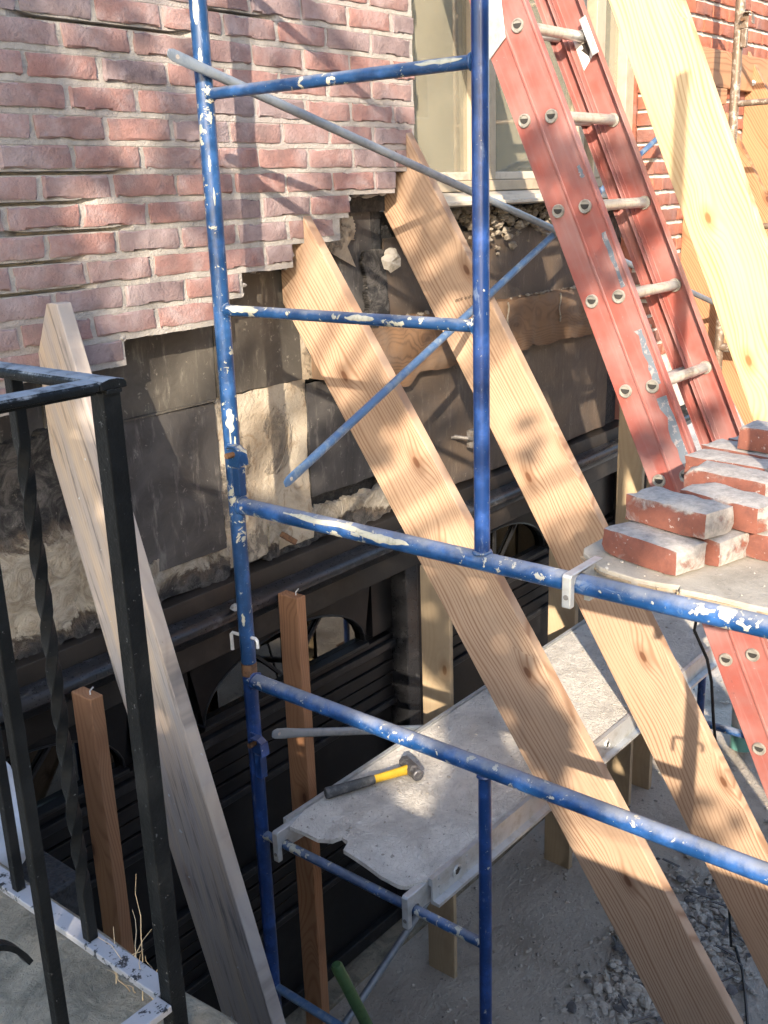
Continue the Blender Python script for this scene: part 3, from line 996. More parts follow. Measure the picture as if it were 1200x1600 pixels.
# garage doors of horizontal boards with fan windows
def garage_door(x0, x1, fans, lab):
    yd = 2.50
    root = MB().box((x0, yd + 0.035, G + 0.02), (x1, yd + 0.06, -1.437)).build('garage_door', M['door'], house)
    root['label'] = lab
    # band with the windows: built round the openings
    def board(z0, z1, y, mt='door', bv=0.004):
        MB().box((x0 + 0.006, y, z0), (x1 - 0.006, yd + 0.033, z1)).build('door_board', M[mt], root, bevel=bv)
    fz, fh, fw = -1.705, 0.21, 0.42
    # top rail pieces round the arches
    poly_z = -1.44
    for cx in fans:
        n = 20
        arc = [(cx + fw * math.cos(math.pi * i / n), fz + fh * math.sin(math.pi * i / n)) for i in range(n + 1)]
        # spandrel: surround between the arch and a rectangle
        mb = MB()
        vs, fs = [], []
        for (ax, az) in arc:
            t = (ax - cx) / fw
            vs += [(ax, yd, az), (cx + t * (fw + 0.05), yd, poly_z)]
        for i in range(n):
            fs.append((2 * i, 2 * i + 1, 2 * i + 3, 2 * i + 2))
        k = len(vs)
        vs += [(a, yd + 0.033, c) for a, b, c in vs]
        for i in range(n):
            fs.append((2 * i + k, 2 * i + 2 + k, 2 * i + 3 + k, 2 * i + 1 + k))
            fs.append((2 * i, 2 * i + 2, 2 * i + 2 + k, 2 * i + k))
        mb.add(vs, fs)
        mb.build('arch_surround', M['door'], root)
        MB().prism([V(a, yd + 0.022, b) for a, b in arc], (0, 0, 0), (0, 0.006, 0)).build('window_pane', M['glass_dark'], root)
        mb = MB()
        mb.tube([(a, yd - 0.002, b) for a, b in arc], 0.0035, 6)
        mb.build('arch_trim', M['door_edge'], root, smooth=True)
        for ang in (45, 90, 135):
            a = R(ang)
            e = 1.0 / math.sqrt((math.cos(a) / fw) ** 2 + (math.sin(a) / fh) ** 2)
            MB().bar((cx + 0.05 * math.cos(a), yd + 0.012, fz + 0.05 * math.sin(a)), (cx + e * math.cos(a), yd + 0.012, fz + e * math.sin(a)), 0.010, 0.012, (0, 1, 0)).build('muntin', M['door_edge'], root)
        MB().box((cx - fw - 0.01, yd - 0.016, fz - 0.018), (cx + fw + 0.01, yd + 0.03, fz - 0.002)).build('window_ledge', M['door_edge'], root, bevel=0.004)
    xs = [x0 + 0.006] + [q for cx in fans for q in (cx - fw - 0.05, cx + fw + 0.05)] + [x1 - 0.006]
    for i in range(0, len(xs), 2):
        if xs[i + 1] - xs[i] > 0.02:
            MB().box((xs[i] + 0.001, yd, fz), (xs[i + 1] - 0.001, yd + 0.033, poly_z)).build('door_stile', M['door'], root)
    z = fz - 0.022
    board(z - 0.022, z, yd - 0.004)
    board(z - 0.058, z - 0.026, yd - 0.020, 'door_edge')
    z -= 0.062
    for k in range(4):
        board(z - 0.054, z - 0.003, yd + 0.004 - 0.004 * (k % 2))
        z -= 0.057
    board(z - 0.028, z, yd - 0.014, 'door_edge')
    z -= 0.034
    board(z - 0.30, z, yd + 0.016)
    z -= 0.306
    board(z - 0.030, z, yd - 0.014, 'door_edge')
    z -= 0.036
    for k in range(5):
        board(z - 0.050, z - 0.003, yd + 0.004 - 0.004 * (k % 2))
        z -= 0.053
    board(z - 0.028, z, yd - 0.014, 'door_edge')
    z -= 0.034
    board(G + 0.10, z, yd + 0.016)
    board(G + 0.03, G + 0.095, yd - 0.010, 'door_edge')
    return root


garage_door(XL - 0.1, 3.03, (1.26, 2.43), 'black board door with fan windows behind the blue scaffold post')
garage_door(3.30, 4.95, (3.80,), 'black board door with a fan window right of the tan shoring post')
MB().box((3.035, 2.43, G + 0.01), (3.115, 2.56, -1.437)).build('door_jamb', M['molding'], house, bevel=0.006)
MB().box((3.12, 2.455, G + 0.01), (3.295, 2.56, -1.437)).build('door_jamb', M['door'], house, bevel=0.006)
MB().box((4.955, 2.43, G + 0.01), (5.6, 2.56, -1.437)).build('door_jamb', M['fascia'], house, bevel=0.006)
MB().box((XL - 0.1, 2.40, G - 0.02), (5.6, 2.60, G + 0.022)).build('door_sill', M['stone'], house, bevel=0.006)

# window with tan frame
win = MB().box((3.022, 2.405, -0.010), (4.80, 2.470, 0.030)).build('window', M['frame'], house, bevel=0.003)
win['label'] = 'tan framed window reflecting the leaning planks'
ZT = 1.25
for (x0, x1, y0) in ((3.022, 3.052, 2.412), (3.50, 3.575, 2.400), (3.585, 3.655, 2.408), (4.30, 4.36, 2.404), (4.44, 4.52, 2.398), (4.72, 4.80, 2.392)):
    MB().box((x0, y0, 0.031), (x1, 2.468, ZT)).build('mullion', M['frame'], win, bevel=0.004)
for (x0, x1) in ((3.053, 3.499), (3.656, 4.299), (4.521, 4.719)):
    MB().box((x0, 2.420, 0.031), (x1, 2.462, 0.062)).build('sash_rail', M['sill'], win, bevel=0.004)
    MB().box((x0, 2.438, 0.0625), (x1, 2.444, ZT)).build('pane', M['glass'], win)
MB().box((3.0, 2.60, -0.05), (4.9, 2.62, ZT)).build('blind', M['blind'], win)
MB().prism([V(3.40, 2.463, 1.2), V(3.62, 2.463, 1.2), V(3.60, 2.463, 0.145), V(3.52, 2.463, 0.085), V(3.375, 2.463, 0.045), V(3.255, 2.463, 0.178)], (0, 0, 0), (0, 0.03, 0)).build('board_behind_glass', M['pine'], win)
mb = MB()
mb.prism([V(3.03, 2.285, -0.058), V(3.03, 2.285, -0.046), V(3.03, 2.315, -0.043), V(3.03, 2.318, -0.028), V(3.03, 2.403, -0.013), V(3.03, 2.47, -0.013), V(3.03, 2.47, -0.06), V(3.03, 2.33, -0.064)], (0, 0, 0), (1.86, 0, 0))
mb.build('window_sill', M['sill'], house, bevel=0.002)

# ================================================================ brick pier right of the window
pier = empty('brick_pier', (5.6, 2.4, G), 'sunlit red brick wall with white joints right of the window', 'wall')
fullr = [brick_mesh(0.188, 0.056, 0.098, 50 + s, True) for s in range(7)]
PR = 0.200
CR = 0.0745
mort = MB()
for n in range(-12, 13):
    z0 = 0.03 + CR * n
    ph = 4.885 + (PR / 2 if n % 2 else 0)
    x = ph - PR
    while x < 6.75:
        a, b = max(x + 0.006, 4.885), x + PR - 0.006
        if b - a > 0.03:
            put_brick(pier, a, b, z0 + CR / 2, fullr, True, random.uniform(-0.003, 0.003), 0.056)
        x += PR
MB().box((4.882, D + 0.10, -1.18), (4.905, D + 0.24, 1.1)).build('reveal', M['brick_red'], pier)
mort.box((4.906, D + 0.009, -1.18), (6.9, D + 0.24, 1.1))
mort.build('mortar', M['mortar_white'], pier)

# ================================================================ timber shores
def plank(name, X, poly, thick, u, mat, label, cat='plank', group=None, wdir=None):
    """poly: (Y, Z) outline in the plane X; thick along +X; u = (dy, dz) the way the grain runs"""
    u3 = Vector((0, u[0], u[1])).normalized()
    c = Vector((X + thick / 2, sum(p[0] for p in poly) / len(poly), min(p[1] for p in poly)))
    fr = axes(c, u3, (-1, 0, 0))
    o = MB().prism([V(X, a, b) for a, b in poly], (0, 0, 0), (thick, 0, 0)).build(name, mat, None, frame=fr, bevel=0.0035)
    return tag(o, label, cat, group)


def raker(X, R0, u, width, notch_z, mat, label, thick=0.038, ywall=2.317, yin=2.426, zb=G + 0.004):
    ln = math.hypot(*u)
    u = (u[0] / ln, u[1] / ln)
    w_ = (-u[1], u[0])
    L0 = (R0[0] + w_[0] * width, R0[1] + w_[1] * width)

    def aty(p, y):
        t = (y - p[0]) / u[0]
        return (y, p[1] + u[1] * t)

    def atz(p, z):
        t = (z - p[1]) / u[1]
        return (p[0] + u[0] * t, z)
    poly = [aty(R0, ywall), (ywall, notch_z), (yin, notch_z), aty(L0, yin), atz(L0, zb), atz(R0, zb)]
    return plank('shore_plank', X, poly, thick, u, mat, label, 'plank', 'raking shore planks')


raker(2.43, (2.333, -0.04), (-0.5655, -0.8247), 0.243, -0.146, M['fir'], 'long fir plank leaning in the middle, its notched top under the brick steps')
raker(2.96, (2.332, 0.216), (-0.5257, -0.8507), 0.231, 0.064, M['fir'], 'fir plank leaning beside the window, tip in front of the pane, stamped in ink')
raker(3.55, (1.62, 0.60), (-0.396, -0.918), 0.235, 1.9, M['pine'], 'bright pale pine plank in full sun right of the ladder', ywall=2.30, yin=2.30)
raker(5.25, (2.26, -0.20), (-0.50, -0.86), 0.22, -0.40, M['fir_warm'], 'short orange plank with a knot seen between ladder and pale plank', yin=2.318)
raker(5.98, (2.24, 0.53), (-0.50, -0.86), 0.235, 0.35, M['fir_warm'], 'sunlit orange plank with pointed top at the right edge', yin=2.318)
raker(5.72, (2.32, 0.35), (-0.50, -0.86), 0.20, 0.22, M['fir_warm'], 'orange plank end just left of the brown scaffold post', yin=2.318)
# weathered plank at the left
wp = [(2.253, -0.232), (2.21, -0.231), (1.666, -1.96), (1.30, -3.146), (1.535, -3.146), (1.874, -2.021), (2.152, -1.204), (2.318, -0.62), (2.318, -0.36)]
plank('shore_plank', 1.45, wp, 0.042, (-0.30, -0.954), M['grey_wood'], 'grey weathered plank leaning behind the iron railing', 'plank', 'raking shore planks')
# ink stamp on the second plank
mb = MB()
rng = random.Random(3)
st0 = V(2.9585, 2.115, -0.372)
du, dv = V(0, -0.30, 0.0).normalized(), V(0, -0.2, 0.98).normalized()
for i in range(7):
    a = st0 + du * (0.011 * i) + dv * (0.003 * i)
    for (p, q) in (((0, 0), (0, 0.010)), ((0, 0.010), (0.006, 0.010)), ((0.006, 0.010), (0.006, 0)), ((0, 0.005), (0.006, 0.005))):
        if rng.random() < 0.72:
            mb.bar(a + du * p[0] + dv * p[1], a + du * q[0] + dv * q[1] + V(0, 0.0004, 0), 0.0016, 0.0008, (1, 0, 0))
stamp_src = mb

# ledger bolted to the pier
led = empty('ledger_board', (5.8, 2.30, 0.46), 'horizontal brown board bolted to the red brick wall', 'board')
MB().box((4.99, 2.278, 0.455), (6.9, 2.316, 0.632)).build('board', M['fir_warm'], led, frame=axes((5.8, 2.30, 0.54), (1, 0, 0), (0, -1, 0)), bevel=0.004)
MB().box((5.30, 2.272, 0.375), (5.62, 2.314, 0.453)).build('cleat', M['fir_warm'], led, frame=axes((5.46, 2.30, 0.41), (1, 0, 0), (0, -1, 0)), bevel=0.004)
for x in (5.98, 6.5):
    MB().tube([(x, 2.27, 0.50), (x, 2.279, 0.50)], 0.016, 6).tube([(x, 2.262, 0.50), (x, 2.271, 0.50)], 0.009, 6).build('bolt', M['zinc'], led)


# vertical posts that carry the lintel
def post(X, Y, wx, wy, zt, mat, label):
    """near corner at X, Y; wx along the wall, wy towards the wall"""
    fr = axes((X + wx / 2, Y + wy / 2, G + 0.003), (0, 0, 1), (-1, 0, 0))
    o = MB().box((X, Y, G + 0.003), (X + wx, Y + wy, zt)).build('shoring_post', mat, None, frame=fr, bevel=0.004)
    return tag(o, label, 'post', 'timber posts under the lintel')


P1 = post(1.42, 2.235, 0.042, 0.089, -1.28, M['stud'], 'brown wooden post seen between the iron balusters')
P2 = post(2.222, 2.235, 0.042, 0.089, -1.255, M['stud'], 'tall brown wooden post behind the blue scaffold post')
post(2.875, 2.10, 0.022, 0.135, -1.336, M['tan_post'], 'dusty tan board post standing right of the fan window')
post(3.80, 2.085, 0.030, 0.140, -1.336, M['tan_post'], 'tan board post standing just left of the middle plank foot')
post(4.45, 2.10, 0.030, 0.135, -0.62, M['tan_post'], 'tan post rising beside the ladder with a cable hung on it')
post(4.66, 2.085, 0.034, 0.135, -1.336, M['tan_post'], 'tan board post behind the deck end, partly hidden by a leaning plank')

# bent nails at the tops of two posts
for (x, y, z, po) in ((1.44, 2.262, -1.28, P1), (2.246, 2.262, -1.255, P2)):
    MB().tube([(x, y, z - 0.01), (x, y, z + 0.010), (x + 0.006, y - 0.008, z + 0.022)], 0.0022, 6).build('nail', M['zinc'], po, smooth=True)


# ================================================================ scaffold
FX = 1.836
PL, PI, PR_ = 2.057, 1.247, 0.411
RT = 0.0213


def weld(mb, c, ax, r):
    mb.ring(c, ax, r, 0.0045)


def lock(parent, x, y, z, mat, side=1):
    """drop lock on a post: plate, hooked tongue and stud"""
    l = MB().box((x - 0.026, y - 0.052, z - 0.045), (x - 0.020, y - 0.008, z + 0.02)).box((x - 0.026, y - 0.046, z - 0.125), (x + 0.0, y - 0.020, z - 0.046)).build('brace_lock', mat, parent, bevel=0.003)
    MB().tube([(x - 0.050, y - 0.030, z - 0.008), (x - 0.018, y - 0.030, z - 0.008)], 0.008, 10).build('lock_stud', M['rust'], l, smooth=True)
    pts = [(x - 0.040, y - 0.030, z + 0.012), (x - 0.038, y - 0.040, z + 0.020), (x - 0.036, y - 0.060, z + 0.020), (x - 0.034, y - 0.074, z + 0.010), (x - 0.034, y - 0.078, z - 0.030)]
    mb = MB()
    for a, b in zip(pts[:-1], pts[1:]):
        mb.bar(a, b, 0.030, 0.004, (0, 0.5, 1))
    mb.build('lock_hook', mat, l)
    return l


def pin(parent, x, y, z):
    MB().tube([(x - 0.012, y + 0.052, z - 0.050), (x - 0.012, y + 0.052, z - 0.002), (x - 0.011, y + 0.046, z + 0.004), (x - 0.004, y, z + 0.002), (x, y - 0.034, z + 0.002), (x, y - 0.042, z - 0.004), (x, y - 0.042, z - 0.026)], 0.0052, 8).build('hitch_pin', M['zinc'], parent, smooth=True)


def tube_part(name, parent, p, q, r, mat, n=20):
    return MB().tube([p, q], r, n).build(name, mat, parent, smooth=True)


up = empty('scaffold_tower', (FX, 1.15, -1.20), 'upper blue scaffold frame with paint-splashed rungs crossing the whole picture', 'scaffold', 'scaffold end frames')
tube_part('post', up, (FX, PL, -1.280), (FX, PL, 1.20), RT + 0.0005, M['blue'], 24)
tube_part('post', up, (FX, PR_, -1.280), (FX, PR_, 1.20), RT + 0.0005, M['blue'], 24)
tube_part('inner_post', up, (FX, PI, -0.787), (FX, PI, 1.10), 0.0178, M['blue_clean'], 22)
tube_part('rail', up, (FX, PL, -0.806), (FX, PR_, -0.806), 0.0221, M['blue_worn'], 24)
for z in (0.240, -0.279, 0.756):
    rg = tube_part('rung', up, (FX, PL, z), (FX, PI, z), 0.0138, M['blue'], 18)
    for yw in (PL - RT, PI + 0.0178):
        mb = MB()
        weld(mb, (FX, yw, z), (0, 1, 0), 0.014)
        mb.build('weld', M['blue'], rg, smooth=True)
for (cw, aw, rw) in (((FX, PL - RT - 0.001, -0.806), (0, 1, 0), 0.0225), ((FX, PI, -0.784), (0, 0, 1), 0.0188)):
    mb = MB()
    weld(mb, cw, aw, rw)
    mb.build('weld', M['blue'], up, smooth=True)
def splash(parent, y, z0, z1, a0, a1, seed, r=RT + 0.0005, along='z', mat=None):
    """dried paint on a tube: a thin skin with a wandering outline"""
    rng = random.Random(seed)
    n, k = 14, 6
    vs, fs = [], []
    for i in range(n + 1):
        t = i / n
        w_ = math.sin(math.pi * min(1, max(0.02, t))) ** 0.5
        c_ = (a0 + a1) / 2 + 0.25 * (a1 - a0) * mnoise.noise((t * 4, seed, 0))
        h_ = (a1 - a0) / 2 * w_ * (0.75 + 0.5 * mnoise.noise((t * 6, seed, 5)))
        for j in range(k + 1):
            a = c_ + h_ * (2 * j / k - 1)
            rr = r + (0.0002 if j in (0, k) or i in (0, n) else 0.0011)
            q = z0 + (z1 - z0) * t
            if along == 'z':
                vs.append((FX + rr * math.cos(a), y + rr * math.sin(a), q))
            else:
                vs.append((FX + rr * math.cos(a), q, y + rr * math.sin(a)))
    for i in range(n):
        for j in range(k):
            p = i * (k + 1) + j
            fs.append((p, p + 1, p + k + 2, p + k + 1))
    MB().add(vs, fs).build('paint_splash', mat or M['cream_paint'], parent, smooth=True)


for (z0, z1, a0, a1, sd) in ((-0.600, -0.535, 3.3, 4.6, 1), (-0.72, -0.585, 3.75, 3.98, 2), (-0.655, -0.61, 4.2, 4.6, 3), (0.395, 0.62, 3.0, 4.3, 4), (0.30, 0.345, 3.5, 4.1, 5), (0.06, 0.10, 3.7, 4.1, 6), (-0.02, 0.025, 4.0, 4.3, 7), (-1.16, -1.12, 3.4, 4.0, 8)):
    splash(up, PL, z0, z1, a0, a1, sd)
for (y0, y1, a0, a1, z, sd, r_) in ((PL - 0.03, PL - 0.15, 1.6, 3.6, -0.279, 11, 0.0138), (1.62, 1.53, 2.2, 3.6, -0.279, 12, 0.0138), (1.40, 1.28, 2.0, 3.2, 0.240, 13, 0.0138), (1.86, 1.55, 2.0, 2.9, -0.806, 14, 0.0221), (1.60, 1.44, 2.3, 3.4, -0.806, 15, 0.0221)):
    splash(up, z, y0, y1, a0, a1, sd, r_, 'y')
lock(up, FX, PL, -0.648, M['blue'])
lock(up, FX, PL, 0.93, M['blue'])
pin(up, FX, PL, -1.200)
pin(up, FX, PR_, -1.200)

low = empty('scaffold_tower', (FX, 1.15, G + 0.003), 'lower blue scaffold frame standing under the splashed one', 'scaffold', 'scaffold end frames')
for y in (PL, PR_):
    ps = tube_part('post', low, (FX, y, G + 0.012), (FX, y, -1.3195), RT, M['blue_clean'], 24)
    tube_part('coupling', low, (FX, y, -1.319), (FX, y, -1.281), 0.0222, M['rust'], 24)
    MB().box((FX - 0.06, y - 0.06, G + 0.003), (FX + 0.06, y + 0.06, G + 0.011)).build('base_plate', M['rust'], low)
tube_part('rail', low, (FX, PL, -1.334), (FX, PR_, -1.334), 0.0221, M['blue_worn'], 24)
tube_part('inner_post', low, (FX, PI - 0.005, -1.350), (FX, PI - 0.005, G + 0.16), 0.0162, M['blue_clean'], 22)
for z in (-1.849, -2.414):
    tube_part('rung', low, (FX, PL, z), (FX, PI, z), 0.0138, M['galv_blue'] if z < -2 else M['blue'], 18)
tube_part('rung', low, (FX, PL, G + 0.17), (FX, PR_, G + 0.17), 0.0138, M['blue_clean'], 18)
lock(low, FX, PL, -1.512, M['blue_clean'])
lock(low, FX, PL, -2.85, M['blue_clean'])
for (cw, aw, rw) in (((FX, PL - RT, -1.334), (0, 1, 0), 0.0225), ((FX, PI - 0.005, -1.355), (0, 0, 1), 0.0172)):
    mb = MB()
    weld(mb, cw, aw, rw)
    mb.build('weld', M['blue_clean'], low, smooth=True)

# far end of the bay
F2 = 5.13
fu = empty('scaffold_tower', (F2, 1.5, -1.2), 'brown steel scaffold frame rising at the far right in front of the red bricks', 'scaffold', 'scaffold end frames')
tube_part('post', fu, (F2, 2.037, -1.280), (F2, 2.037, 1.6), 0.0221, M['brown_steel'])
tube_part('post', fu, (F2, 0.40, -1.280), (F2, 0.40, 1.6), 0.0221, M['brown_steel'])
for z in (0.343, -0.216, 0.907):
    tube_part('rung', fu, (F2, 2.037, z), (F2, 1.23, z), 0.014, M['brown_steel'])
tube_part('rail', fu, (F2, 2.037, -0.806), (F2, 0.40, -0.806), 0.0221, M['brown_steel'])
tube_part('inner_post', fu, (F2, 1.23, -0.806), (F2, 1.23, 1.6), 0.0175, M['brown_steel'])
lk = lock(fu, F2, 2.037, 0.71, M['brown_steel'])
fl = empty('scaffold_tower', (F2, 1.5, G + 0.003), 'distant blue scaffold frame beside the clear bucket', 'scaffold', 'scaffold end frames')
for y in (2.012, 0.375):
    tube_part('post', fl, (F2, y, G + 0.012), (F2, y, -1.3195), RT, M['blue_clean'])
    tube_part('coupling', fl, (F2, y, -1.319), (F2, y, -1.281), 0.0222, M['rust'])
    MB().box((F2 - 0.06, y - 0.06, G + 0.003), (F2 + 0.06, y + 0.06, G + 0.011)).build('base_plate', M['rust'], fl)
for z in (-1.334, -2.915):
    tube_part('rail', fl, (F2, 2.012, z), (F2, 0.375, z), 0.0221, M['blue_worn'])
tube_part('rung', fl, (F2, 2.012, -1.849), (F2, 1.2, -1.849), 0.014, M['blue_clean'])


def brace_tube(name, parent, p, q, r, mat):
    """tube whose two ends are hammered flat and drilled"""
    p, q = Vector(p), Vector(q)
    d = (q - p).normalized()
    mb = MB()
    n = 16
    nrm = Vector((0, 1, 0))
    side = d.cross(nrm).normalized()
    L = (q - p).length
    vs, fs = [], []
    st = [(0.0, 0.62, 0.16), (0.004, 0.85, 0.16), (0.015, 1.15, 0.16), (0.06, 1.2, 0.17), (0.10, 1.08, 0.6), (0.14, 1, 1)]
    st = st + [(L - a, b, c) for a, b, c in reversed(st)]
    for t, a, b in st:
        for j in range(n):
            an = 2 * math.pi * j / n
            vs.append(p + d * t + side * (math.cos(an) * r * a) + nrm * (math.sin(an) * r * b))
    for i in range(len(st) - 1):
        for j in range(n):
            fs.append((i * n + j, i * n + (j + 1) % n, (i + 1) * n + (j + 1) % n, (i + 1) * n + j))
    fs += [tuple(range(n)), tuple(len(st) * n - 1 - j for j in range(n))]
    mb.add(vs, fs)
    o = mb.build(name, mat, parent, smooth=True)
    for e, s_ in ((p, 1), (q, -1)):
        c = e + d * (0.028 * s_)
        MB().tube([c - nrm * (r * 0.2), c + nrm * (r * 0.2)], 0.0055, 12).build('bolt_hole', M['mortar'], o)
    return o


cb = empty('cross_brace', (3.2, 1.88, -0.16), 'grey crossed scaffold brace hanging loose across the upper frame', 'scaffold brace', 'cross braces')
brace_tube('brace_tube', cb, (1.701, 2.022, 0.322), (5.249, 2.010, -0.643), 0.0124, M['galv'])
brace_tube('brace_tube', cb, (1.797, 1.826, -0.705), (4.95, 2.215, 0.298), 0.0124, M['galv_blue'])
MB().tube([(3.461, 1.995, -0.172), (3.461, 2.055, -0.172)], 0.006, 8).build('rivet', M['bolt'], cb)
cb2 = empty('cross_brace', (3.2, 1.85, -2.0), 'dusty crossed scaffold brace behind the lower deck', 'scaffold brace', 'cross braces')
brace_tube('brace_tube', cb2, (1.868, 2.014, -1.512), (5.076, 2.018, -2.878), 0.0135, M['galv'])
brace_tube('brace_tube', cb2, (1.868, 2.042, -2.905), (5.076, 2.046, -1.523), 0.0135, M['galv'])


# ================================================================ decks
def hook(parent, x, y, z, mat, r=0.0138, top=0.056):
    """cast hook that drops over a rung of radius r at x, z"""
    a = r + 0.002
    prof = [(x + 0.10, z + top), (x - a - 0.014, z + top), (x - a - 0.018, z + top - 0.006), (x - a - 0.018, z - 0.045), (x - a, z - 0.045), (x - a, z + 0.004), (x - 0.72 * a, z + 0.72 * a + 0.001), (x, z + a), (x + 0.72 * a, z + 0.72 * a + 0.001), (x + a, z + 0.004), (x + a + 0.008, z - 0.012), (x + 0.10, z - 0.016)]
    o = MB().prism([V(a, y, b) for a, b in prof], (0, -0.011, 0), (0, 0.011, 0)).build('hook', mat, parent, bevel=0.003)
    MB().tube([(x - a - 0.0195, y, z - 0.02), (x - a - 0.017, y, z - 0.02)], 0.006, 10).build('rivet', M['bolt'], o)
    return o


dk = empty('scaffold_deck', (3.4, 1.71, -1.88), 'dusty aluminium-edged scaffold deck with the hammer lying on it', 'scaffold deck')
ZD = -1.787


def ynear(x):
    return 1.468 - 0.012 * (x - 1.88)


out = [(1.849, 1.944), (1.849, 1.836), (1.874, 1.798), (1.899, 1.787), (1.892, 1.755), (1.860, 1.741), (1.841, 1.642), (1.825, 1.523), (1.838, 1.499), (1.874, 1.477), (1.888, ynear(1.888)), (5.02, ynear(5.02)), (5.02, 1.968), (1.933, 1.968)]
rng = random.Random(21)
fine = []
for k in range(len(out)):
    (xa, ya), (xb, yb) = out[k], out[(k + 1) % len(out)]
    m_ = 2 if k < 10 else 1
    for q in range(m_):
        f_ = q / m_
        fine.append((xa + (xb - xa) * f_ + (rng.uniform(-0.004, 0.004) if k < 10 else 0), ya + (yb - ya) * f_))
MB().prism([V(a, b, ZD) for a, b in fine], (0, 0, 0), (0, 0, -0.013)).build('deck_board', M['deck'], dk)
prof = [(0.014, 0.006), (0.0, 0.006), (-0.002, -0.060), (-0.022, -0.063), (-0.022, -0.073), (0.006, -0.073), (0.006, -0.017), (0.014, -0.017)]
a, b = 1.892, 5.03
ya, yb = ynear(a) - 0.016, ynear(b) - 0.016
vs = [V(a, ya + p, ZD + q) for p, q in prof] + [V(b, yb + p, ZD + q) for p, q in prof]
n = len(prof)
sr = MB().add(vs, [tuple(range(n)), tuple(range(2 * n - 1, n - 1, -1))] + [(i, (i + 1) % n, (i + 1) % n + n, i + n) for i in range(n)]).build('side_rail', M['alu'], dk)
for xh in (a + 0.11, 2.865):
    yh = ynear(xh) - 0.0185
    MB().ring((xh, yh, ZD - 0.027), (0, 1, 0), 0.015, 0.0043, 18, 8).build('eyelet', M['alu'], sr, smooth=True)
    MB().tube([(xh, yh - 0.001, ZD - 0.027), (xh, yh + 0.004, ZD - 0.027)], 0.012, 16).build('eyelet_hole', M['hole'], sr)
for xh in (a + 0.03, a + 0.16):
    for zz in (0.0, -0.023, -0.046):
        yh = ynear(xh) - 0.0175
        MB().tube([(xh, yh - 0.002, ZD - 0.007 + zz), (xh, yh + 0.004, ZD - 0.007 + zz)], 0.0045, 8).build('rivet', M['alu'], sr)
MB().box((1.86, 1.972, ZD - 0.073), (5.03, 1.985, ZD + 0.006)).build('side_rail', M['alu'], dk)
for x in (2.1, 2.9, 3.7, 4.5):
    MB().box((x, 1.487, ZD - 0.055), (x + 0.038, 1.965, ZD - 0.0145)).build('cross_member', M['alu'], dk)
hook(dk, FX, 1.972 - 0.006, -1.849, M['alu'])
hook(dk, FX, 1.478, -1.849, M['alu'])

# upper deck with plywood and the bricks
ud = empty('scaffold_deck', (3.4, 0.78, -0.87), 'aluminium deck hooked over the blue rail under the plywood', 'scaffold deck')
ZU = -0.801
MB().box((1.90, 0.53, ZU - 0.005), (5.03, 0.998, ZU + 0.003)).build('deck_board', M['deck'], ud)
for y in (1.001, 0.515):
    MB().box((1.885, y, ZU - 0.062), (5.06, y + 0.013, ZU + 0.003)).build('side_rail', M['alu'], ud)
hook(ud, FX, 1.0075, -0.806, M['alu'], 0.0221, 0.030)
hook(ud, FX, 0.52, -0.806, M['alu'], 0.0221, 0.0)
edge = [(1.971, 1.064), (1.944, 1.050), (1.881, 0.977), (1.874, 0.950), (1.862, 0.886), (1.864, 0.837), (1.871, 0.808), (1.874, 0.794), (1.856, 0.786), (1.860, 0.713), (1.856, 0.648), (1.860, 0.54), (1.852, 0.432), (1.858, 0.324), (3.10, 0.324), (3.10, 1.05)]
ps = MB().prism([V(a, b, -0.7776) for a, b in edge], (0, 0, 0), (0, 0, -0.0195)).build('plywood_sheet', M['ply'], None, bevel=0.003)
tag(ps, 'dusty plywood sheet with a broken front edge carrying the brick stacks', 'plywood')
mb = MB()
e2 = [(a - 0.003 + 0.006 * (i % 2), b + 0.002) for i, (a, b) in enumerate(edge[1:12])]
for (a, b) in zip(e2[:-1], e2[1:]):
    mb.bar((a[0] + 0.004, a[1], -0.790), (b[0] + 0.004, b[1], -0.790), 0.012, 0.005)
mb.build('ply_layer', M['ply_edge'], ps)


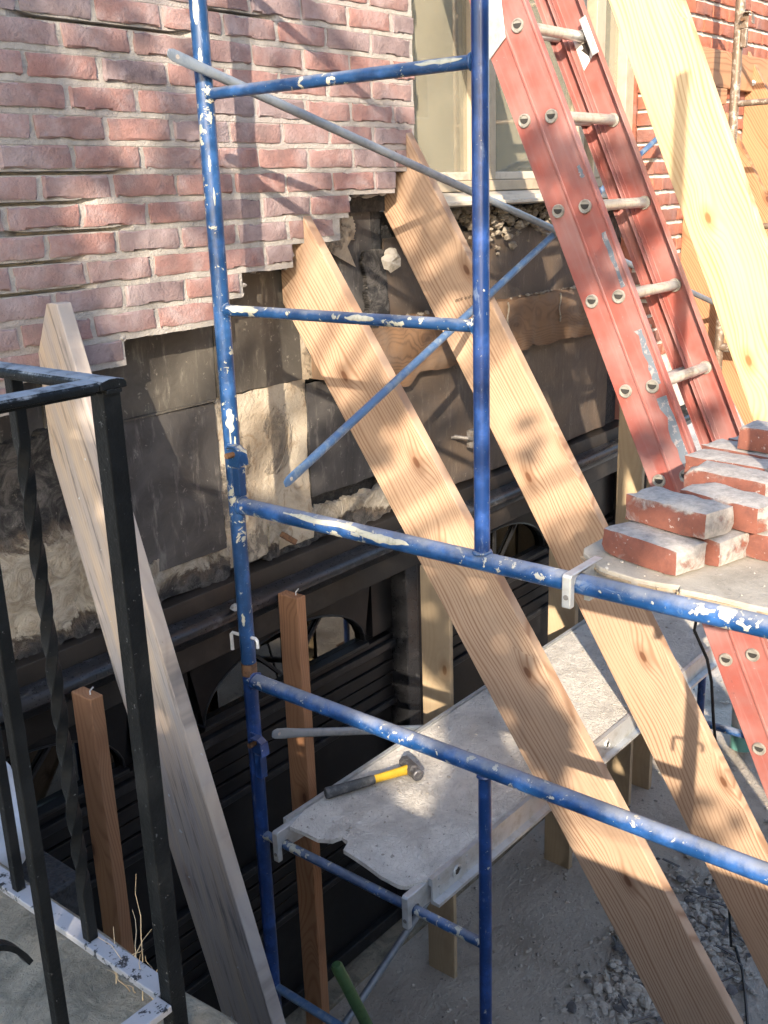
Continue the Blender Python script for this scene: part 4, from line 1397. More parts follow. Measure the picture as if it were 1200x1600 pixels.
def loose_brick(cx, cy, zb, rot, label, L=0.214, W=0.102, H=0.0625, seed=0, tilt=0.0):
    """salvaged brick: rounded, chipped, uneven box"""
    rng = random.Random(seed * 7 + 1)
    nx, ny, nz = 8, 4, 3
    import bmesh
    bm = bmesh.new()
    idx = {}
    for i in range(nx + 1):
        for j in range(ny + 1):
            for k in range(nz + 1):
                if i in (0, nx) or j in (0, ny) or k in (0, nz):
                    p = Vector((L * (i / nx - 0.5), W * (j / ny - 0.5), H * (k / nz)))
                    ext = (i in (0, nx)) + (j in (0, ny)) + (k in (0, nz))
                    c = Vector((0, 0, H / 2))
                    q = p.copy()
                    if ext >= 2:
                        am = 0.0018 + 0.0050 * abs(mnoise.noise((p.x * 40 + seed, p.y * 40, p.z * 40 + seed))) * (2.4 if ext == 3 else 1.6)
                        for ax, (v, nn) in enumerate(((i, nx), (j, ny), (k, nz))):
                            if v in (0, nn):
                                q[ax] -= am * (1 if v == nn else -1)
                    q += Vector((mnoise.noise((p.x * 22, p.y * 22, seed)), mnoise.noise((p.y * 22, p.z * 22, seed + 5)), mnoise.noise((p.x * 18, p.y * 18, seed + 9)) * (0.8 if k else 0.15))) * 0.0028
                    if k == 0:
                        q.z = max(q.z, 0.0)
                    idx[(i, j, k)] = bm.verts.new(q)
    def quad(a, b, c, d):
        bm.faces.new([idx[a], idx[b], idx[c], idx[d]])
    for i in range(nx):
        for j in range(ny):
            quad((i, j, 0), (i, j + 1, 0), (i + 1, j + 1, 0), (i + 1, j, 0))
            quad((i, j, nz), (i + 1, j, nz), (i + 1, j + 1, nz), (i, j + 1, nz))
        for k in range(nz):
            quad((i, 0, k), (i + 1, 0, k), (i + 1, 0, k + 1), (i, 0, k + 1))
            quad((i, ny, k), (i, ny, k + 1), (i + 1, ny, k + 1), (i + 1, ny, k))
    for j in range(ny):
        for k in range(nz):
            quad((0, j, k), (0, j, k + 1), (0, j + 1, k + 1), (0, j + 1, k))
            quad((nx, j, k), (nx, j + 1, k), (nx, j + 1, k + 1), (nx, j, k + 1))
    me = bpy.data.meshes.new('loose_brick')
    bm.to_mesh(me)
    bm.free()
    for p in me.polygons:
        p.use_smooth = True
    if hasattr(me, 'set_sharp_from_angle'):
        me.set_sharp_from_angle(angle=R(50))
    me.materials.append(M['loose'])
    o = bpy.data.objects.new('loose_brick', me)
    COL.objects.link(o)
    o.location = (cx, cy, zb)
    o.rotation_euler = (tilt, 0, rot)
    return tag(o, label, 'brick', 'salvaged bricks on the plywood')


PZ = -0.777
rt = math.atan2(-0.955, -0.29)          # the long side runs towards the street
ex, ey = math.cos(rt), math.sin(rt)
nx_, ny_ = -ey, ex                      # across, away from the lens


def at_stack(ox, oy, along, across):
    if nx_ < 0:
        return ox - nx_ * across + ex * along, oy - ny_ * across + ey * along
    return ox + nx_ * across + ex * along, oy + ny_ * across + ey * along


O0 = (1.960, 1.021)
for (al, acr, lay, dr, L, lab, sd) in (
        (0.108, 0.052, 0, 0.0, 0.214, 'red brick with a smoky right end, front of the bottom layer on the plywood', 1),
        (0.124, 0.162, 0, 0.03, 0.214, 'chalky brick second in the bottom layer of the front stack', 2),
        (0.140, 0.275, 0, -0.02, 0.214, 'pale brick third in the bottom layer of the front stack', 3),
        (0.108, 0.127, 1, 0.06, 0.214, 'red faced brick on top at the front of the front stack', 4),
        (0.151, 0.243, 1, 0.02, 0.214, 'blackened brick with a chalky top, second on the front stack', 5)):
    x, y = at_stack(*O0, al, acr)
    loose_brick(x, y, PZ + 0.0628 * lay, rt + dr, lab, L=L, seed=sd)

rt2 = -math.pi / 2 - 0.14
for (cx, cy, lay, dr, lab, sd) in (
        (2.150, 0.690, 0, 0.10, 'orange brick on the plywood right of the front stack', 6),
        (2.345, 0.885, 0, 0.02, 'brick right under the dark red one with the white top', 13),
        (2.335, 0.868, 1, -0.02, 'dark red brick with a white top behind the front stack', 7),
        (2.458, 0.905, 0, 0.02, 'grey brick at the bottom of the rear stack', 8),
        (2.452, 0.920, 1, 0.05, 'bluish grey brick top lying behind the dark red one', 9),
        (2.575, 0.900, 0, 0.0, 'grey brick at the bottom of the rear stack by the ladder', 10),
        (2.570, 0.930, 1, -0.06, 'grey topped brick at the back against the ladder', 11),
        (2.690, 0.910, 0, 0.04, 'last brick of the bottom layer, farthest from the blue rail', 14),
        (2.688, 0.905, 1, 0.04, 'last brick of the second layer by the ladder', 15),
        (2.565, 0.830, 2, 0.03, 'dark brick highest on the stacks at the right edge', 12),
        (2.690, 0.800, 2, -0.05, 'grey brick just behind the highest dark brick', 16)):
    loose_brick(cx, cy, PZ + 0.0628 * lay, rt2 + dr, lab, seed=sd)

# club hammer
hm = empty('club_hammer', (2.21, 1.85, ZD), 'club hammer with yellow handle lying on the dusty deck', 'hammer')
h0, h1 = V(2.017, 1.955, ZD + 0.020), V(2.298, 1.820, ZD + 0.024)
hd = (h1 - h0).normalized()
hs = V(0, 0, 1).cross(hd).normalized()


def ovaltube(pts, name, mat, parent):
    vs, fs = [], []
    n = 14
    for (t, a, b) in pts:
        for j in range(n):
            an = 2 * math.pi * j / n
            vs.append(h0 + hd * t + hs * (math.cos(an) * a) + V(0, 0, 1) * (math.sin(an) * b))
    for i in range(len(pts) - 1):
        for j in range(n):
            fs.append((i * n + j, i * n + (j + 1) % n, (i + 1) * n + (j + 1) % n, (i + 1) * n + j))
    fs += [tuple(range(n - 1, -1, -1)), tuple((len(pts) - 1) * n + j for j in range(n))]
    return MB().add(vs, fs).build(name, mat, parent, smooth=True)


ovaltube([(0, 0.015, 0.017), (0.006, 0.018, 0.019), (0.05, 0.016, 0.0175), (0.10, 0.0150, 0.017), (0.15, 0.0135, 0.016), (0.165, 0.012, 0.015)], 'grip', M['hammer_grip'], hm)
ovaltube([(0.160, 0.0105, 0.014), (0.20, 0.0115, 0.014), (0.255, 0.0125, 0.015), (0.285, 0.0155, 0.017), (0.30, 0.015, 0.017)], 'handle', M['hammer_yellow'], hm)
hc = h0 + hd * 0.295 + V(0, 0, 0.001)
vs, fs = [], []
n = 8
for (t, r_) in ((-0.054, 0.017), (-0.050, 0.020), (-0.030, 0.020), (-0.022, 0.0225), (0.022, 0.0225), (0.030, 0.020), (0.050, 0.0205), (0.054, 0.017)):
    for j in range(n):
        an = 2 * math.pi * (j + 0.5) / n
        vs.append(hc + hs * t + hd * (math.cos(an) * r_) + V(0, 0, 1) * (math.sin(an) * r_))
for i in range(7):
    for j in range(n):
        fs.append((i * n + j, i * n + (j + 1) % n, (i + 1) * n + (j + 1) % n, (i + 1) * n + j))
fs += [tuple(range(n - 1, -1, -1)), tuple(7 * n + j for j in range(n))]
MB().add(vs, fs).build('head', M['hammer_head'], hm, bevel=0.002)

# ================================================================ ladder
lad = empty('extension_ladder', (3.2, 0.4, G), 'red fibreglass extension ladder leaning over the brick stacks', 'ladder')
LX0, LX1 = 3.0, 3.41
L0 = V(0, 1.935, 0.267)
lu = V(0, -0.4185, -0.908).normalized()
ln_ = V(0, lu.z, -lu.y)          # towards the street and up


def lp(x, s, n):
    return V(x, 0, 0) + L0 + lu * s + ln_ * n


def stile(x, out_, s0, s1, n0, n1, label=None):
    """channel: web at x, flanges reaching out_ (signed) from it"""
    t = 0.004
    w_ = out_
    prof = [(0, n0), (w_, n0), (w_, n0 + t), (math.copysign(t, w_), n0 + t), (math.copysign(t, w_), n1 - t), (w_, n1 - t), (w_, n1), (0, n1)]
    vs = [lp(x + a, s0, b) for a, b in prof] + [lp(x + a, s1, b) for a, b in prof]
    n = len(prof)
    fr = axes(lp(x, (s0 + s1) / 2, (n0 + n1) / 2), lu, (-1, 0, 0))
    o = MB().add(vs, [tuple(range(n)), tuple(range(2 * n - 1, n - 1, -1))] + [(i, (i + 1) % n, (i + 1) % n + n, i + n) for i in range(n)]).build('stile', M['ladder'], lad, frame=fr, bevel=0.0022)
    return o


SA, SB = -1.2, 3.70
near1 = stile(LX0, 0.033, SA, SB, -0.004, 0.078)
near2 = stile(LX0 - 0.003, 0.036, SA, SB - 0.5, 0.0805, 0.172)
far1 = stile(LX1 - 0.020, -0.030, SA, SB, 0.030, 0.0785)
far2 = stile(LX1, -0.034, SA, SB - 0.5, 0.0805, 0.172)
# raised lips along the outer faces
for (x, n0, par) in ((LX0 - 0.0042, 0.079, near1), (LX0 - 0.0062, 0.1735, near2)):
    fr = axes(lp(x, 1.0, n0), lu, (-1, 0, 0))
    MB().bar(lp(x + 0.003, SA, n0), lp(x + 0.003, SB - 0.5, n0), 0.010, 0.007, (1, 0, 0)).build('edge_lip', M['ladder'], par, frame=fr, bevel=0.0025)


def ferrule(parent, x, s, n):
    """D-shaped socket with a dark hole, seen on the outer face"""
    c = lp(x, s, n)
    pts = []
    for i in range(20):
        a = 2 * math.pi * i / 20
        pts.append((0.0185 * math.cos(a), 0.0185 * math.sin(a)))
    fe = MB().tube([c - V(0.005, 0, 0), c + V(0.004, 0, 0)], 0.0215, 24).build('ferrule', M['ferrule'], parent, smooth=True)
    d = []
    for i in range(12):
        a = math.pi * i / 11 + math.pi
        d.append(c + V(-0.0056, -0.0145 * math.cos(a), 0.0065 + 0.0155 * math.sin(a)))
    MB().prism(d, (-0.0006, 0, 0), (0.001, 0, 0)).build('socket', M['hole'], parent)
    MB().ring(c - V(0.005, 0, 0), (1, 0, 0), 0.0185, 0.0030, 24, 6).build('rim', M['ferrule'], parent, smooth=True)


for k in range(-3, 12):
    s1 = 0.0895 + 0.3045 * k
    s2 = 0.124 + 0.2985 * k
    if SA < s1 < SB - 0.05:
        ferrule(near1, LX0, s1, 0.033)
        MB().tube([lp(LX0 + 0.004, s1, 0.037), lp(LX1 - 0.022, s1, 0.052)], 0.0150, 16).build('rung', M['alu_rung'], lad, smooth=True)
    if SA < s2 < SB - 0.55:
        ferrule(near2, LX0 - 0.003, s2, 0.1265)
        rg = MB().tube([lp(LX0 + 0.004, s2, 0.1265), lp(LX1 - 0.004, s2, 0.1265)], 0.0165, 18).build('rung', M['alu_rung'], lad, smooth=True)
        mb = MB()
        for j in range(5):
            a = 0.5 + j * 0.35
            off = V(0, -math.cos(a) * 0.0165, math.sin(a) * 0.0165)
            mb.tube([lp(LX0 + 0.03, s2, 0.1265) + off, lp(LX1 - 0.02, s2, 0.1265) + off], 0.0011, 6)
        mb.build('rung_rib', M['alu_rung'], rg)
        MB().tube([lp(LX1 - 0.012, s2, 0.1265), lp(LX1 - 0.003, s2, 0.1265)], 0.0225, 20).build('ferrule', M['ferrule'], lad, smooth=True)
# grey tape worn off in strips, white arrow sticker, steel guide bracket
for (s0, s1, nw) in ((0.52, 0.70, 0.014), (0.84, 1.02, 0.018), (1.06, 1.40, 0.024), (0.30, 0.34, 0.010)):
    n = 10
    rng = random.Random(int(s0 * 100))
    pa, pb = [], []
    for i in range(n + 1):
        s = s0 + (s1 - s0) * i / n
        pa.append(lp(LX0 - 0.0040, s, 0.158 + rng.uniform(-0.002, 0.002)))
        pb.append(lp(LX0 - 0.0040, s, 0.158 - nw * 1.5 * rng.uniform(0.55, 1.0)))
    MB().prism(pa + pb[::-1], (0, 0, 0), (0.0008, 0, 0)).build('worn_tape', M['tape'], near2)
MB().prism([lp(LX0 - 0.0055, -0.30, -0.01), lp(LX0 - 0.0055, -0.135, -0.01), lp(LX0 - 0.0055, -0.165, 0.075), lp(LX0 - 0.0055, -0.30, 0.115)], (0, 0, 0), (-0.004, 0, 0)).build('guide_bracket', M['alu'], lad, bevel=0.002)
MB().prism([lp(LX1 - 0.036, -0.22, 0.176), lp(LX1 - 0.036, -0.09, 0.176), lp(LX1 - 0.036, -0.09, 0.15), lp(LX1 - 0.036, -0.22, 0.15)], (0, 0, 0), (-0.004, 0, 0)).build('guide_bracket', M['alu'], lad, bevel=0.002)
stk = MB().prism([lp(LX1 - 0.0046, -0.20, 0.09), lp(LX1 - 0.0046, -0.075, 0.09), lp(LX1 - 0.0046, -0.115, 0.160), lp(LX1 - 0.0046, -0.20, 0.160)], (0, 0, 0), (-0.0008, 0, 0)).build('sticker', M['sticker'], far2)
MB().prism([lp(LX1 - 0.0058, -0.17, 0.115), lp(LX1 - 0.0058, -0.14, 0.115), lp(LX1 - 0.0058, -0.14, 0.105), lp(LX1 - 0.0058, -0.105, 0.125), lp(LX1 - 0.0058, -0.14, 0.145), lp(LX1 - 0.0058, -0.14, 0.135), lp(LX1 - 0.0058, -0.17, 0.135)], (0, 0, 0), (-0.0006, 0, 0)).build('arrow', M['ink'], far2)

# ================================================================ stoop and iron railing
ZS = -1.1
stp = empty('stone_stoop', (0.0, 1.0, G), 'stone stoop with worn edge in the lower left corner', 'stoop')
ns, vs, fs = 60, [], []
rng = random.Random(2)
for i in range(ns + 1):
    y = -3.2 + (2.46 + 3.2) * i / ns
    e = 0.761 + 0.010 * mnoise.noise((y * 6, 1, 3)) + 0.006 * mnoise.noise((y * 21, 5, 3))
    vs += [(-4.0, y, ZS), (0.22, y, ZS + 0.003 * mnoise.noise((y * 5, 2, 2))), (0.60, y, ZS + 0.004 * mnoise.noise((y * 5, 7, 2))), (e - 0.012, y, ZS), (e, y, ZS - 0.012), (e + 0.006, y, ZS - 0.16), (0.725, y, ZS - 0.17), (0.725, y, G + 0.0)]
for i in range(ns):
    a, b = i * 8, i * 8 + 8
    for q in range(7):
        fs.append((a + q, a + q + 1, b + q + 1, b + q))
MB().add(vs, fs).build('stone_slab', M['stone'], stp, smooth=True)

rl = empty('iron_railing', (0.693, 0.982, ZS), 'black wrought iron railing with a twisted baluster on the stoop', 'railing')
NXp, NYp = 0.693, 0.982
ZB, ZH = -1.043, -0.196


def sqbar(name, p, q, a, parent, mat=None, twist=0.0, rot=0.0, bevel=0.0015):
    p, q = Vector(p), Vector(q)
    n = 40 if twist else 1
    d = (q - p).normalized()
    u0 = Vector((1, 0, 0)) if abs(d.x) < 0.9 else Vector((0, 1, 0))
    u0 = (u0 - d * u0.dot(d)).normalized()
    w0 = d.cross(u0)
    vs, fs = [], []
    for i in range(n + 1):
        t = i / n
        an = rot + (twist * min(1, max(0, (t - 0.10) / 0.80)) if twist else 0)
        for j in range(4):
            b = an + math.pi / 4 + j * math.pi / 2
            vs.append(p + (q - p) * t + (u0 * math.cos(b) + w0 * math.sin(b)) * (a * 0.7071))
    for i in range(n):
        for j in range(4):
            fs.append((i * 4 + j, i * 4 + (j + 1) % 4, i * 4 + 4 + (j + 1) % 4, i * 4 + 4 + j))
    fs += [(3, 2, 1, 0), tuple(n * 4 + j for j in range(4))]
    return MB().add(vs, fs).build(name, mat or M['iron'], parent, smooth=bool(twist), bevel=bevel)


sqbar('newel_post', (NXp, NYp, ZS - 0.005), (NXp, NYp, ZH - 0.008), 0.0245, rl)
# handrails: moulded cap bars, along the wall side and along the front
for (p, q) in (((NXp, NYp - 0.018, ZH), (NXp, 2.30, ZH)), ((NXp - 0.019, NYp, ZH), (-1.6, NYp, ZH))):
    p, q = Vector(p), Vector(q)
    d = (q - p).normalized()
    sd_ = d.cross(Vector((0, 0, 1)))
    prof = [(-0.0180, -0.0050), (-0.0180, 0.0015), (-0.0148, 0.0050), (-0.0055, 0.0072), (0.0055, 0.0072), (0.0148, 0.0050), (0.0180, 0.0015), (0.0180, -0.0050)]
    vs = [p + sd_ * a + V(0, 0, b) for a, b in prof] + [q + sd_ * a + V(0, 0, b) for a, b in prof]
    n = len(prof)
    MB().add(vs, [tuple(range(n)), tuple(range(2 * n - 1, n - 1, -1))] + [(i, (i + 1) % n, (i + 1) % n + n, i + n) for i in range(n)]).build('handrail', M['iron_worn_sheen'], rl, bevel=0.0015)
    MB().bar(p + V(0, 0, -0.0072), q + V(0, 0, -0.0072), 0.020, 0.0042).build('rail_channel', M['iron'], rl)
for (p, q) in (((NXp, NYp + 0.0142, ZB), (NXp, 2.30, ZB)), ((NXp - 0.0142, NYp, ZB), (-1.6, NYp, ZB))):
    MB().bar(p, q, 0.0297, 0.011).build('bottom_rail', M['sheen_rail'], rl, bevel=0.0015)
for k, y in enumerate((1.169, 1.358, 1.546, 1.733, 1.92, 2.107)):
    if k % 2 == 0:
        sqbar('twisted_baluster', (NXp, y, ZB + 0.005), (NXp, y, ZH - 0.008), 0.0165, rl, twist=6 * math.pi)
    else:
        sqbar('baluster', (NXp, y, ZB + 0.005), (NXp, y, ZH - 0.008), 0.0158, rl)
for k, x in enumerate((0.526, 0.33, 0.143, -0.044)):
    sqbar('baluster', (x, NYp, ZB + 0.005), (x, NYp, ZH - 0.008), 0.0158, rl)
# scroll between the front balusters
path = []
for i in range(30):
    t = i / 29
    a = 0.4 + t * 4.6
    r_ = 0.065 * (1 - 0.55 * t)
    path.append((0.4345 + 1.1 * r_ * math.cos(a) * 0.9, NYp - 0.0066, -0.88 + 1.1 * r_ * math.sin(a) * 1.4))
mb = MB()
for a, b in zip(path[:-1], path[1:]):
    mb.bar(a, b, 0.0066, 0.0176, (0, 1, 0))
mb.build('scroll', M['iron'], rl)

# dry weed growing at the rail
wd = empty('dry_weed', (0.70, 1.12, ZS), 'dry straw weed sprouting beside the twisted baluster', 'weed')
rng = random.Random(14)
for k in range(14):
    b = V(0.717 + rng.uniform(-0.02, 0.02), 1.10 + rng.uniform(-0.05, 0.05), ZS)
    ang = rng.uniform(0, 6.28)
    ln = rng.uniform(0.05, 0.13)
    tilt = rng.uniform(0.1, 1.0)
    if k == 0:
        b, ang, ln, tilt = V(0.726, 1.098, ZS), 0.6, 0.18, 0.12
    path = []
    for i in range(6):
        t = i / 5
        path.append(b + V(math.cos(ang) * tilt * ln * t, math.sin(ang) * tilt * ln * t, ln * (t - 0.45 * tilt * t * t)) + V(rng.uniform(-1, 1), rng.uniform(-1, 1), 0) * 0.003)
    MB().tube(path, [0.0011 * (1 - 0.7 * i / 5) for i in range(6)], 5).build('stalk', M['straw'], wd)

# ================================================================ small things
# white sack behind the railing
import bmesh
bm = bmesh.new()
bmesh.ops.create_icosphere(bm, subdivisions=4, radius=1.0)
for v in bm.verts:
    p = v.co.copy()
    k = 1 + 0.16 * mnoise.noise(p * 1.7) + 0.06 * mnoise.noise(p * 5)
    v.co = Vector((p.x * 0.16 * k, p.y * 0.20 * k, max(-0.98, p.z) * 0.155 * k))
me = bpy.data.meshes.new('rubble_sack')
bm.to_mesh(me)
bm.free()
for p in me.polygons:
    p.use_smooth = True
me.materials.append(M['bag'])
sk = bpy.data.objects.new('rubble_sack', me)
COL.objects.link(sk)
sk.location = (0.905, 2.02, -1.28)
tag(sk, 'white dusty sack at the left edge behind the balusters', 'sack')
# stack it stands on
cr = MB().box((0.79, 1.80, G + 0.004), (1.07, 2.22, -1.43)).build('timber_crate', M['char'], None, bevel=0.006)
tag(cr, 'dark wooden box under the white sack', 'crate')

gp = MB().tube([(1.862, 1.80, -2.218), (1.864, 1.80, -2.226), (2.02, 1.80, -2.62), (2.235, 1.80, G + 0.02)], [0.013, 0.019, 0.019, 0.019], 16).build('green_pole', M['green'], None, smooth=True)
tag(gp, 'green handle standing up from the floor at the bottom', 'handle')

# clear bucket with teal water
bk = empty('clear_bucket', (5.40, 1.92, G + 0.02), 'clear plastic bucket half full of teal water', 'bucket')
bx_, by_ = 5.36, 1.845


def lathe(c, prof, n=24):
    vs, fs = [], []
    for (r_, z) in prof:
        for j in range(n):
            a = 2 * math.pi * j / n
            vs.append((c[0] + r_ * math.cos(a), c[1] + r_ * math.sin(a), c[2] + z))
    for i in range(len(prof) - 1):
        for j in range(n):
            fs.append((i * n + j, i * n + (j + 1) % n, (i + 1) * n + (j + 1) % n, (i + 1) * n + j))
    return MB().add(vs, fs)


lathe((bx_, by_, G + 0.02), [(0.0, 0.0), (0.058, 0.0), (0.062, 0.01), (0.069, 0.27), (0.074, 0.272), (0.074, 0.285), (0.067, 0.285), (0.060, 0.02)]).build('bucket_wall', M['plastic'], bk, smooth=True)
lathe((bx_, by_, G + 0.02), [(0.0, 0.004), (0.0635, 0.004), (0.0665, 0.15), (0.0, 0.15)]).build('water', M['teal'], bk, smooth=True)

# cables
cb_ = MB().tube([(4.20, 2.085, -0.60), (4.255, 2.08, -0.80), (4.30, 2.08, -0.95), (4.375, 2.075, -1.15), (4.42, 2.07, -1.30), (4.43, 2.075, -1.6), (4.43, 2.09, -1.95)], 0.006, 8).build('power_cable', M['black_rubber'], None, smooth=True)
tag(cb_, 'black cable hanging beside the ladder in front of the tan post', 'cable')
cc = MB().tube([(3.33, 1.30, -1.30), (3.38, 1.36, -1.50), (3.40, 1.375, -1.572), (3.40, 1.32, -1.672), (3.405, 1.30, -1.76), (3.42, 1.288, -1.923), (3.50, 1.275, -2.25), (3.62, 1.262, -2.70), (3.70, 1.252, G + 0.05), (3.742, 1.247, G + 0.018), (3.62, 1.17, G + 0.017), (3.512, 1.118, G + 0.018), (3.36, 1.05, G + 0.018), (3.15, 0.95, G + 0.016)], 0.006, 8).build('power_cable', M['black_rubber'], None, smooth=True)
tag(cc, 'black cable dropping past the deck edge and across the dirt floor', 'cable')

# loose stones and rubble on the floor
rng = random.Random(31)
mb = MB()
for _ in range(5200):
    x = rng.uniform(2.1, 6.2)
    y = rng.uniform(0.2, 2.38)
    dn = mnoise.noise((x * 1.7, y * 1.7, 9.0))
    if dn < rng.uniform(-0.7, 0.5):
        continue
    blob(mb, (x, y, G + 0.003), 0.0028 + 0.010 * rng.random() ** 4, rng)
for _ in range(300):
    x, y = rng.gauss(2.98, 0.16), rng.gauss(1.42, 0.11)
    blob(mb, (x, y, G + 0.004), 0.004 + 0.014 * rng.random() ** 3, rng)
tag(mb.build('gravel', M['rubble']), 'loose grey gravel scattered over the dirt floor', 'gravel', kind='stuff')
for (cnt, mt, nm, lab, zz) in ((1500, 'rubble', 'rubble', 'heap of broken grey stone between the feet of the leaning planks', 0.0), (420, 'rubble_dark', 'slate_shards', 'dark flat shards mixed into the rubble heap', 0.006), (240, 'rubble_pale', 'mortar_crumbs', 'pale mortar lumps mixed into the rubble heap', 0.008)):
    mb = MB()
    for _ in range(cnt):
        c = rng.choice(((3.55, 1.42, 0.22), (4.1, 1.28, 0.28), (3.3, 1.50, 0.14), (4.5, 1.1, 0.3), (3.8, 1.52, 0.2)))
        x, y = rng.gauss(c[0], c[2]), rng.gauss(c[1], c[2] * 0.6)
        if x < 2.75:
            continue
        pile = 0.05 * max(0, mnoise.noise((x * 3, y * 3, 3)))
        blob(mb, (x, y, G + 0.005 + zz + pile), 0.004 + 0.028 * rng.random() ** 3.0, rng, 0.22 if 'slate' in nm else 0.55)
    tag(mb.build(nm, M[mt]), lab, 'rubble', kind='stuff')
mb = MB()
for _ in range(46):
    x, y = rng.gauss(3.7, 0.3), rng.gauss(1.42, 0.14)
    a = rng.uniform(0, 3.14)
    l_ = rng.uniform(0.02, 0.07)
    z = G + 0.02 + 0.025 * rng.random()
    mb.bar((x - l_ * math.cos(a), y - l_ * math.sin(a), z), (x + l_ * math.cos(a), y + l_ * math.sin(a), z + rng.uniform(-0.01, 0.02)), rng.uniform(0.006, 0.014), 0.004)
tag(mb.build('splinters', M['rubble_dark']), 'dark wood splinters lying on the rubble', 'splinters', kind='stuff')
# crumbs of mortar left on the two decks
mb = MB()
for _ in range(520):
    x, y = 1.86 + 2.6 * rng.random() ** 1.3, rng.uniform(1.50, 1.95)
    blob(mb, (x, y, ZD + 0.001), 0.0012 + 0.006 * rng.random() ** 4, rng, 0.5)
tag(mb.build('deck_crumbs', M['rubble_pale']), 'crumbs of mortar strewn on the lower deck', 'crumbs', kind='stuff')
mb = MB()
for _ in range(260):
    x, y = rng.uniform(1.88, 2.7), rng.uniform(0.34, 0.98)
    blob(mb, (x, y, -0.7772), 0.0010 + 0.005 * rng.random() ** 4, rng, 0.5)
tag(mb.build('plywood_crumbs', M['rubble_pale']), 'crumbs of mortar strewn round the brick stacks', 'crumbs', kind='stuff')

# stamp on the plank as its own print
st = stamp_src.build('ink_stamp', M['ink'], [o for o in COL.objects if o.name.startswith('shore_plank') and abs(o.location.x - 2.979) < 0.01][0])

# ================================================================ the house across the street, seen in the panes
op = empty('opposite_house', (2.0, -16.0, G), 'tan brick house across the street behind the viewer', 'building')
MB().box((-9, -19, G), (60, -15, 6.6)).build('wall', M['facade'], op)
MB().box((-9.3, -19.3, 6.6), (60.3, -14.6, 6.95)).build('cornice', M['sill'], op)
for fx_ in range(22):
    for fz_ in (-1.0, 2.0):
        x = -7.6 + fx_ * 3.0
        wn = MB().box((x, -15.02, fz_), (x + 1.1, -14.96, fz_ + 1.7)).build('window', M['sill'], op)
        MB().box((x + 0.08, -14.965, fz_ + 0.08), (x + 1.02, -14.94, fz_ + 1.62)).build('pane', M['door'], wn)
tag(MB().box((-14, -14.6, G), (64, -5.5, -1.55)).build('pavement', M['dirt']), kind='structure')

# ================================================================ unseen tree added behind the lens, leaves placed to dapple the light
tr = empty('added_shade_tree', (-6.2, -2.6, G), 'leafy tree added out of view behind the viewer, its clumps placed to dapple the light', 'tree')
SR = Vector((0.69, -1.0, 0)).normalized()
SV = SR.cross(SUN)
if SV.z < 0:
    SV = -SV


def shade_point(u, v, t):
    return SR * u + SV * v - SUN * t


rng = random.Random(77)
leaves = MB()
twigs = MB()
LW = 0.052


def leaf(c):
    a = Vector((rng.gauss(0, 1), rng.gauss(0, 1), rng.gauss(0, 1))).normalized()
    # leaves hang more or less broadside to the light
    nrm = (SUN + a * 0.75).normalized()
    x = nrm.cross(Vector((rng.gauss(0, 1), rng.gauss(0, 1), rng.gauss(0, 1)))).normalized()
    y = nrm.cross(x)
    s = LW * rng.uniform(0.7, 1.25)
    leaves.add([c - x * s, c - x * s * 0.2 + y * s * 0.55, c + x * s * 0.5 + y * s * 0.35, c + x * s, c + x * s * 0.4 - y * s * 0.4, c - x * s * 0.3 - y * s * 0.5], [(0, 1, 2, 3, 4, 5)])


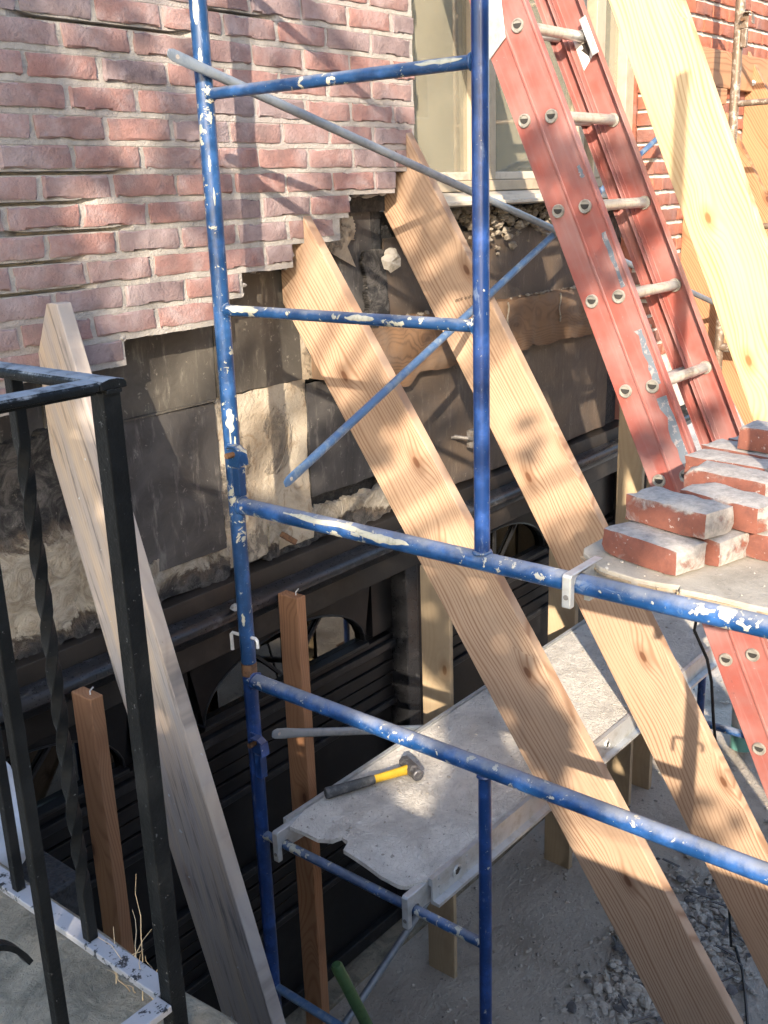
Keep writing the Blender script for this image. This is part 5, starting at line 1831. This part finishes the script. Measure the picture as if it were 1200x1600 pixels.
# (u, v, ru, rv, cover): leaf clumps placed to block the sun where shade is wanted
SHADE_CLUMPS = [
    (-1.35, 1.00, 0.34, 1.10, 0.97), (-0.93, 1.32, 0.20, 0.28, 0.72), (-1.05, 1.75, 0.25, 0.25, 0.8), (-0.62, 1.75, 0.25, 0.18, 0.55), (-0.75, 1.12, 0.10, 0.12, 0.6),
    (-0.12, 1.27, 0.13, 0.22, 0.93), (-0.30, 1.55, 0.14, 0.10, 0.7), (-0.40, 1.28, 0.14, 0.12, 0.55),
    (0.22, 1.40, 0.12, 0.10, 0.93), (0.36, 1.15, 0.20, 0.18, 0.94), (0.50, 1.48, 0.09, 0.10, 0.93), (0.62, 1.28, 0.06, 0.08, 0.75), (0.05, 1.05, 0.12, 0.12, 0.8),
    (-0.40, 0.53, 0.17, 0.10, 0.94), (-0.25, 0.62, 0.08, 0.08, 0.8), (0.56, 0.56, 0.08, 0.10, 0.88), (0.80, 0.66, 0.05, 0.07, 0.7), (0.19, 0.55, 0.07, 0.07, 0.7), (0.01, 0.52, 0.05, 0.10, 0.8),
    (0.38, 0.20, 0.14, 0.10, 0.92), (0.30, 0.04, 0.07, 0.06, 0.85),
    (-0.02, -0.10, 0.20, 0.22, 0.99), (0.09, -0.42, 0.18, 0.22, 0.99), (0.05, -0.78, 0.22, 0.22, 0.98), (-0.20, 0.12, 0.10, 0.07, 0.8),  # dense clumps here stand in for the viewer's own shadow
    (-0.75, 0.10, 0.36, 0.24, 0.93), (-0.75, -0.35, 0.42, 0.30, 0.96), (-0.42, -0.10, 0.15, 0.22, 0.85), (-0.55, -0.75, 0.35, 0.25, 0.96), (0.72, -0.72, 0.16, 0.10, 0.8),
    (-0.35, -0.82, 0.2, 0.12, 0.95), (-1.06, 0.42, 0.10, 0.40, 0.95), (-1.0, -0.1, 0.14, 0.3, 0.95),
]
trunk_top = Vector((-6.2, -2.6, 1.6))
for (u, v, ru, rv, cov) in SHADE_CLUMPS:
    t0 = rng.uniform(2.6, 4.4)
    cnt = int(-math.log(1 - cov) * math.pi * ru * rv / (LW * LW * 1.05))
    for _ in range(max(4, cnt)):
        r_ = math.sqrt(rng.random()) * 1.06
        a = rng.uniform(0, 6.2832)
        leaf(shade_point(u + ru * r_ * math.cos(a), v + rv * r_ * math.sin(a), t0 + rng.gauss(0, 0.16)))
    c = shade_point(u, v, t0)
    mid = trunk_top.lerp(c, 0.55) + Vector((0, 0, 0.35))
    twigs.tube([trunk_top, mid, c], [0.05, 0.022, 0.006], 6)
leaves.build('shade_leaves', M['leaf'], tr)
twigs.build('branches', M['bark'], tr)
MB().tube([(-6.2, -2.6, G), (-6.22, -2.58, -1.0), (-6.2, -2.6, 1.7)], [0.22, 0.16, 0.11], 12).build('trunk', M['bark'], tr, smooth=True)

# ---------------------------------------------------------------- set the whole place on its floor
bpy.context.view_layer.update()
for o in list(S.objects):
    if o.parent is None:
        o.location.z += BASE
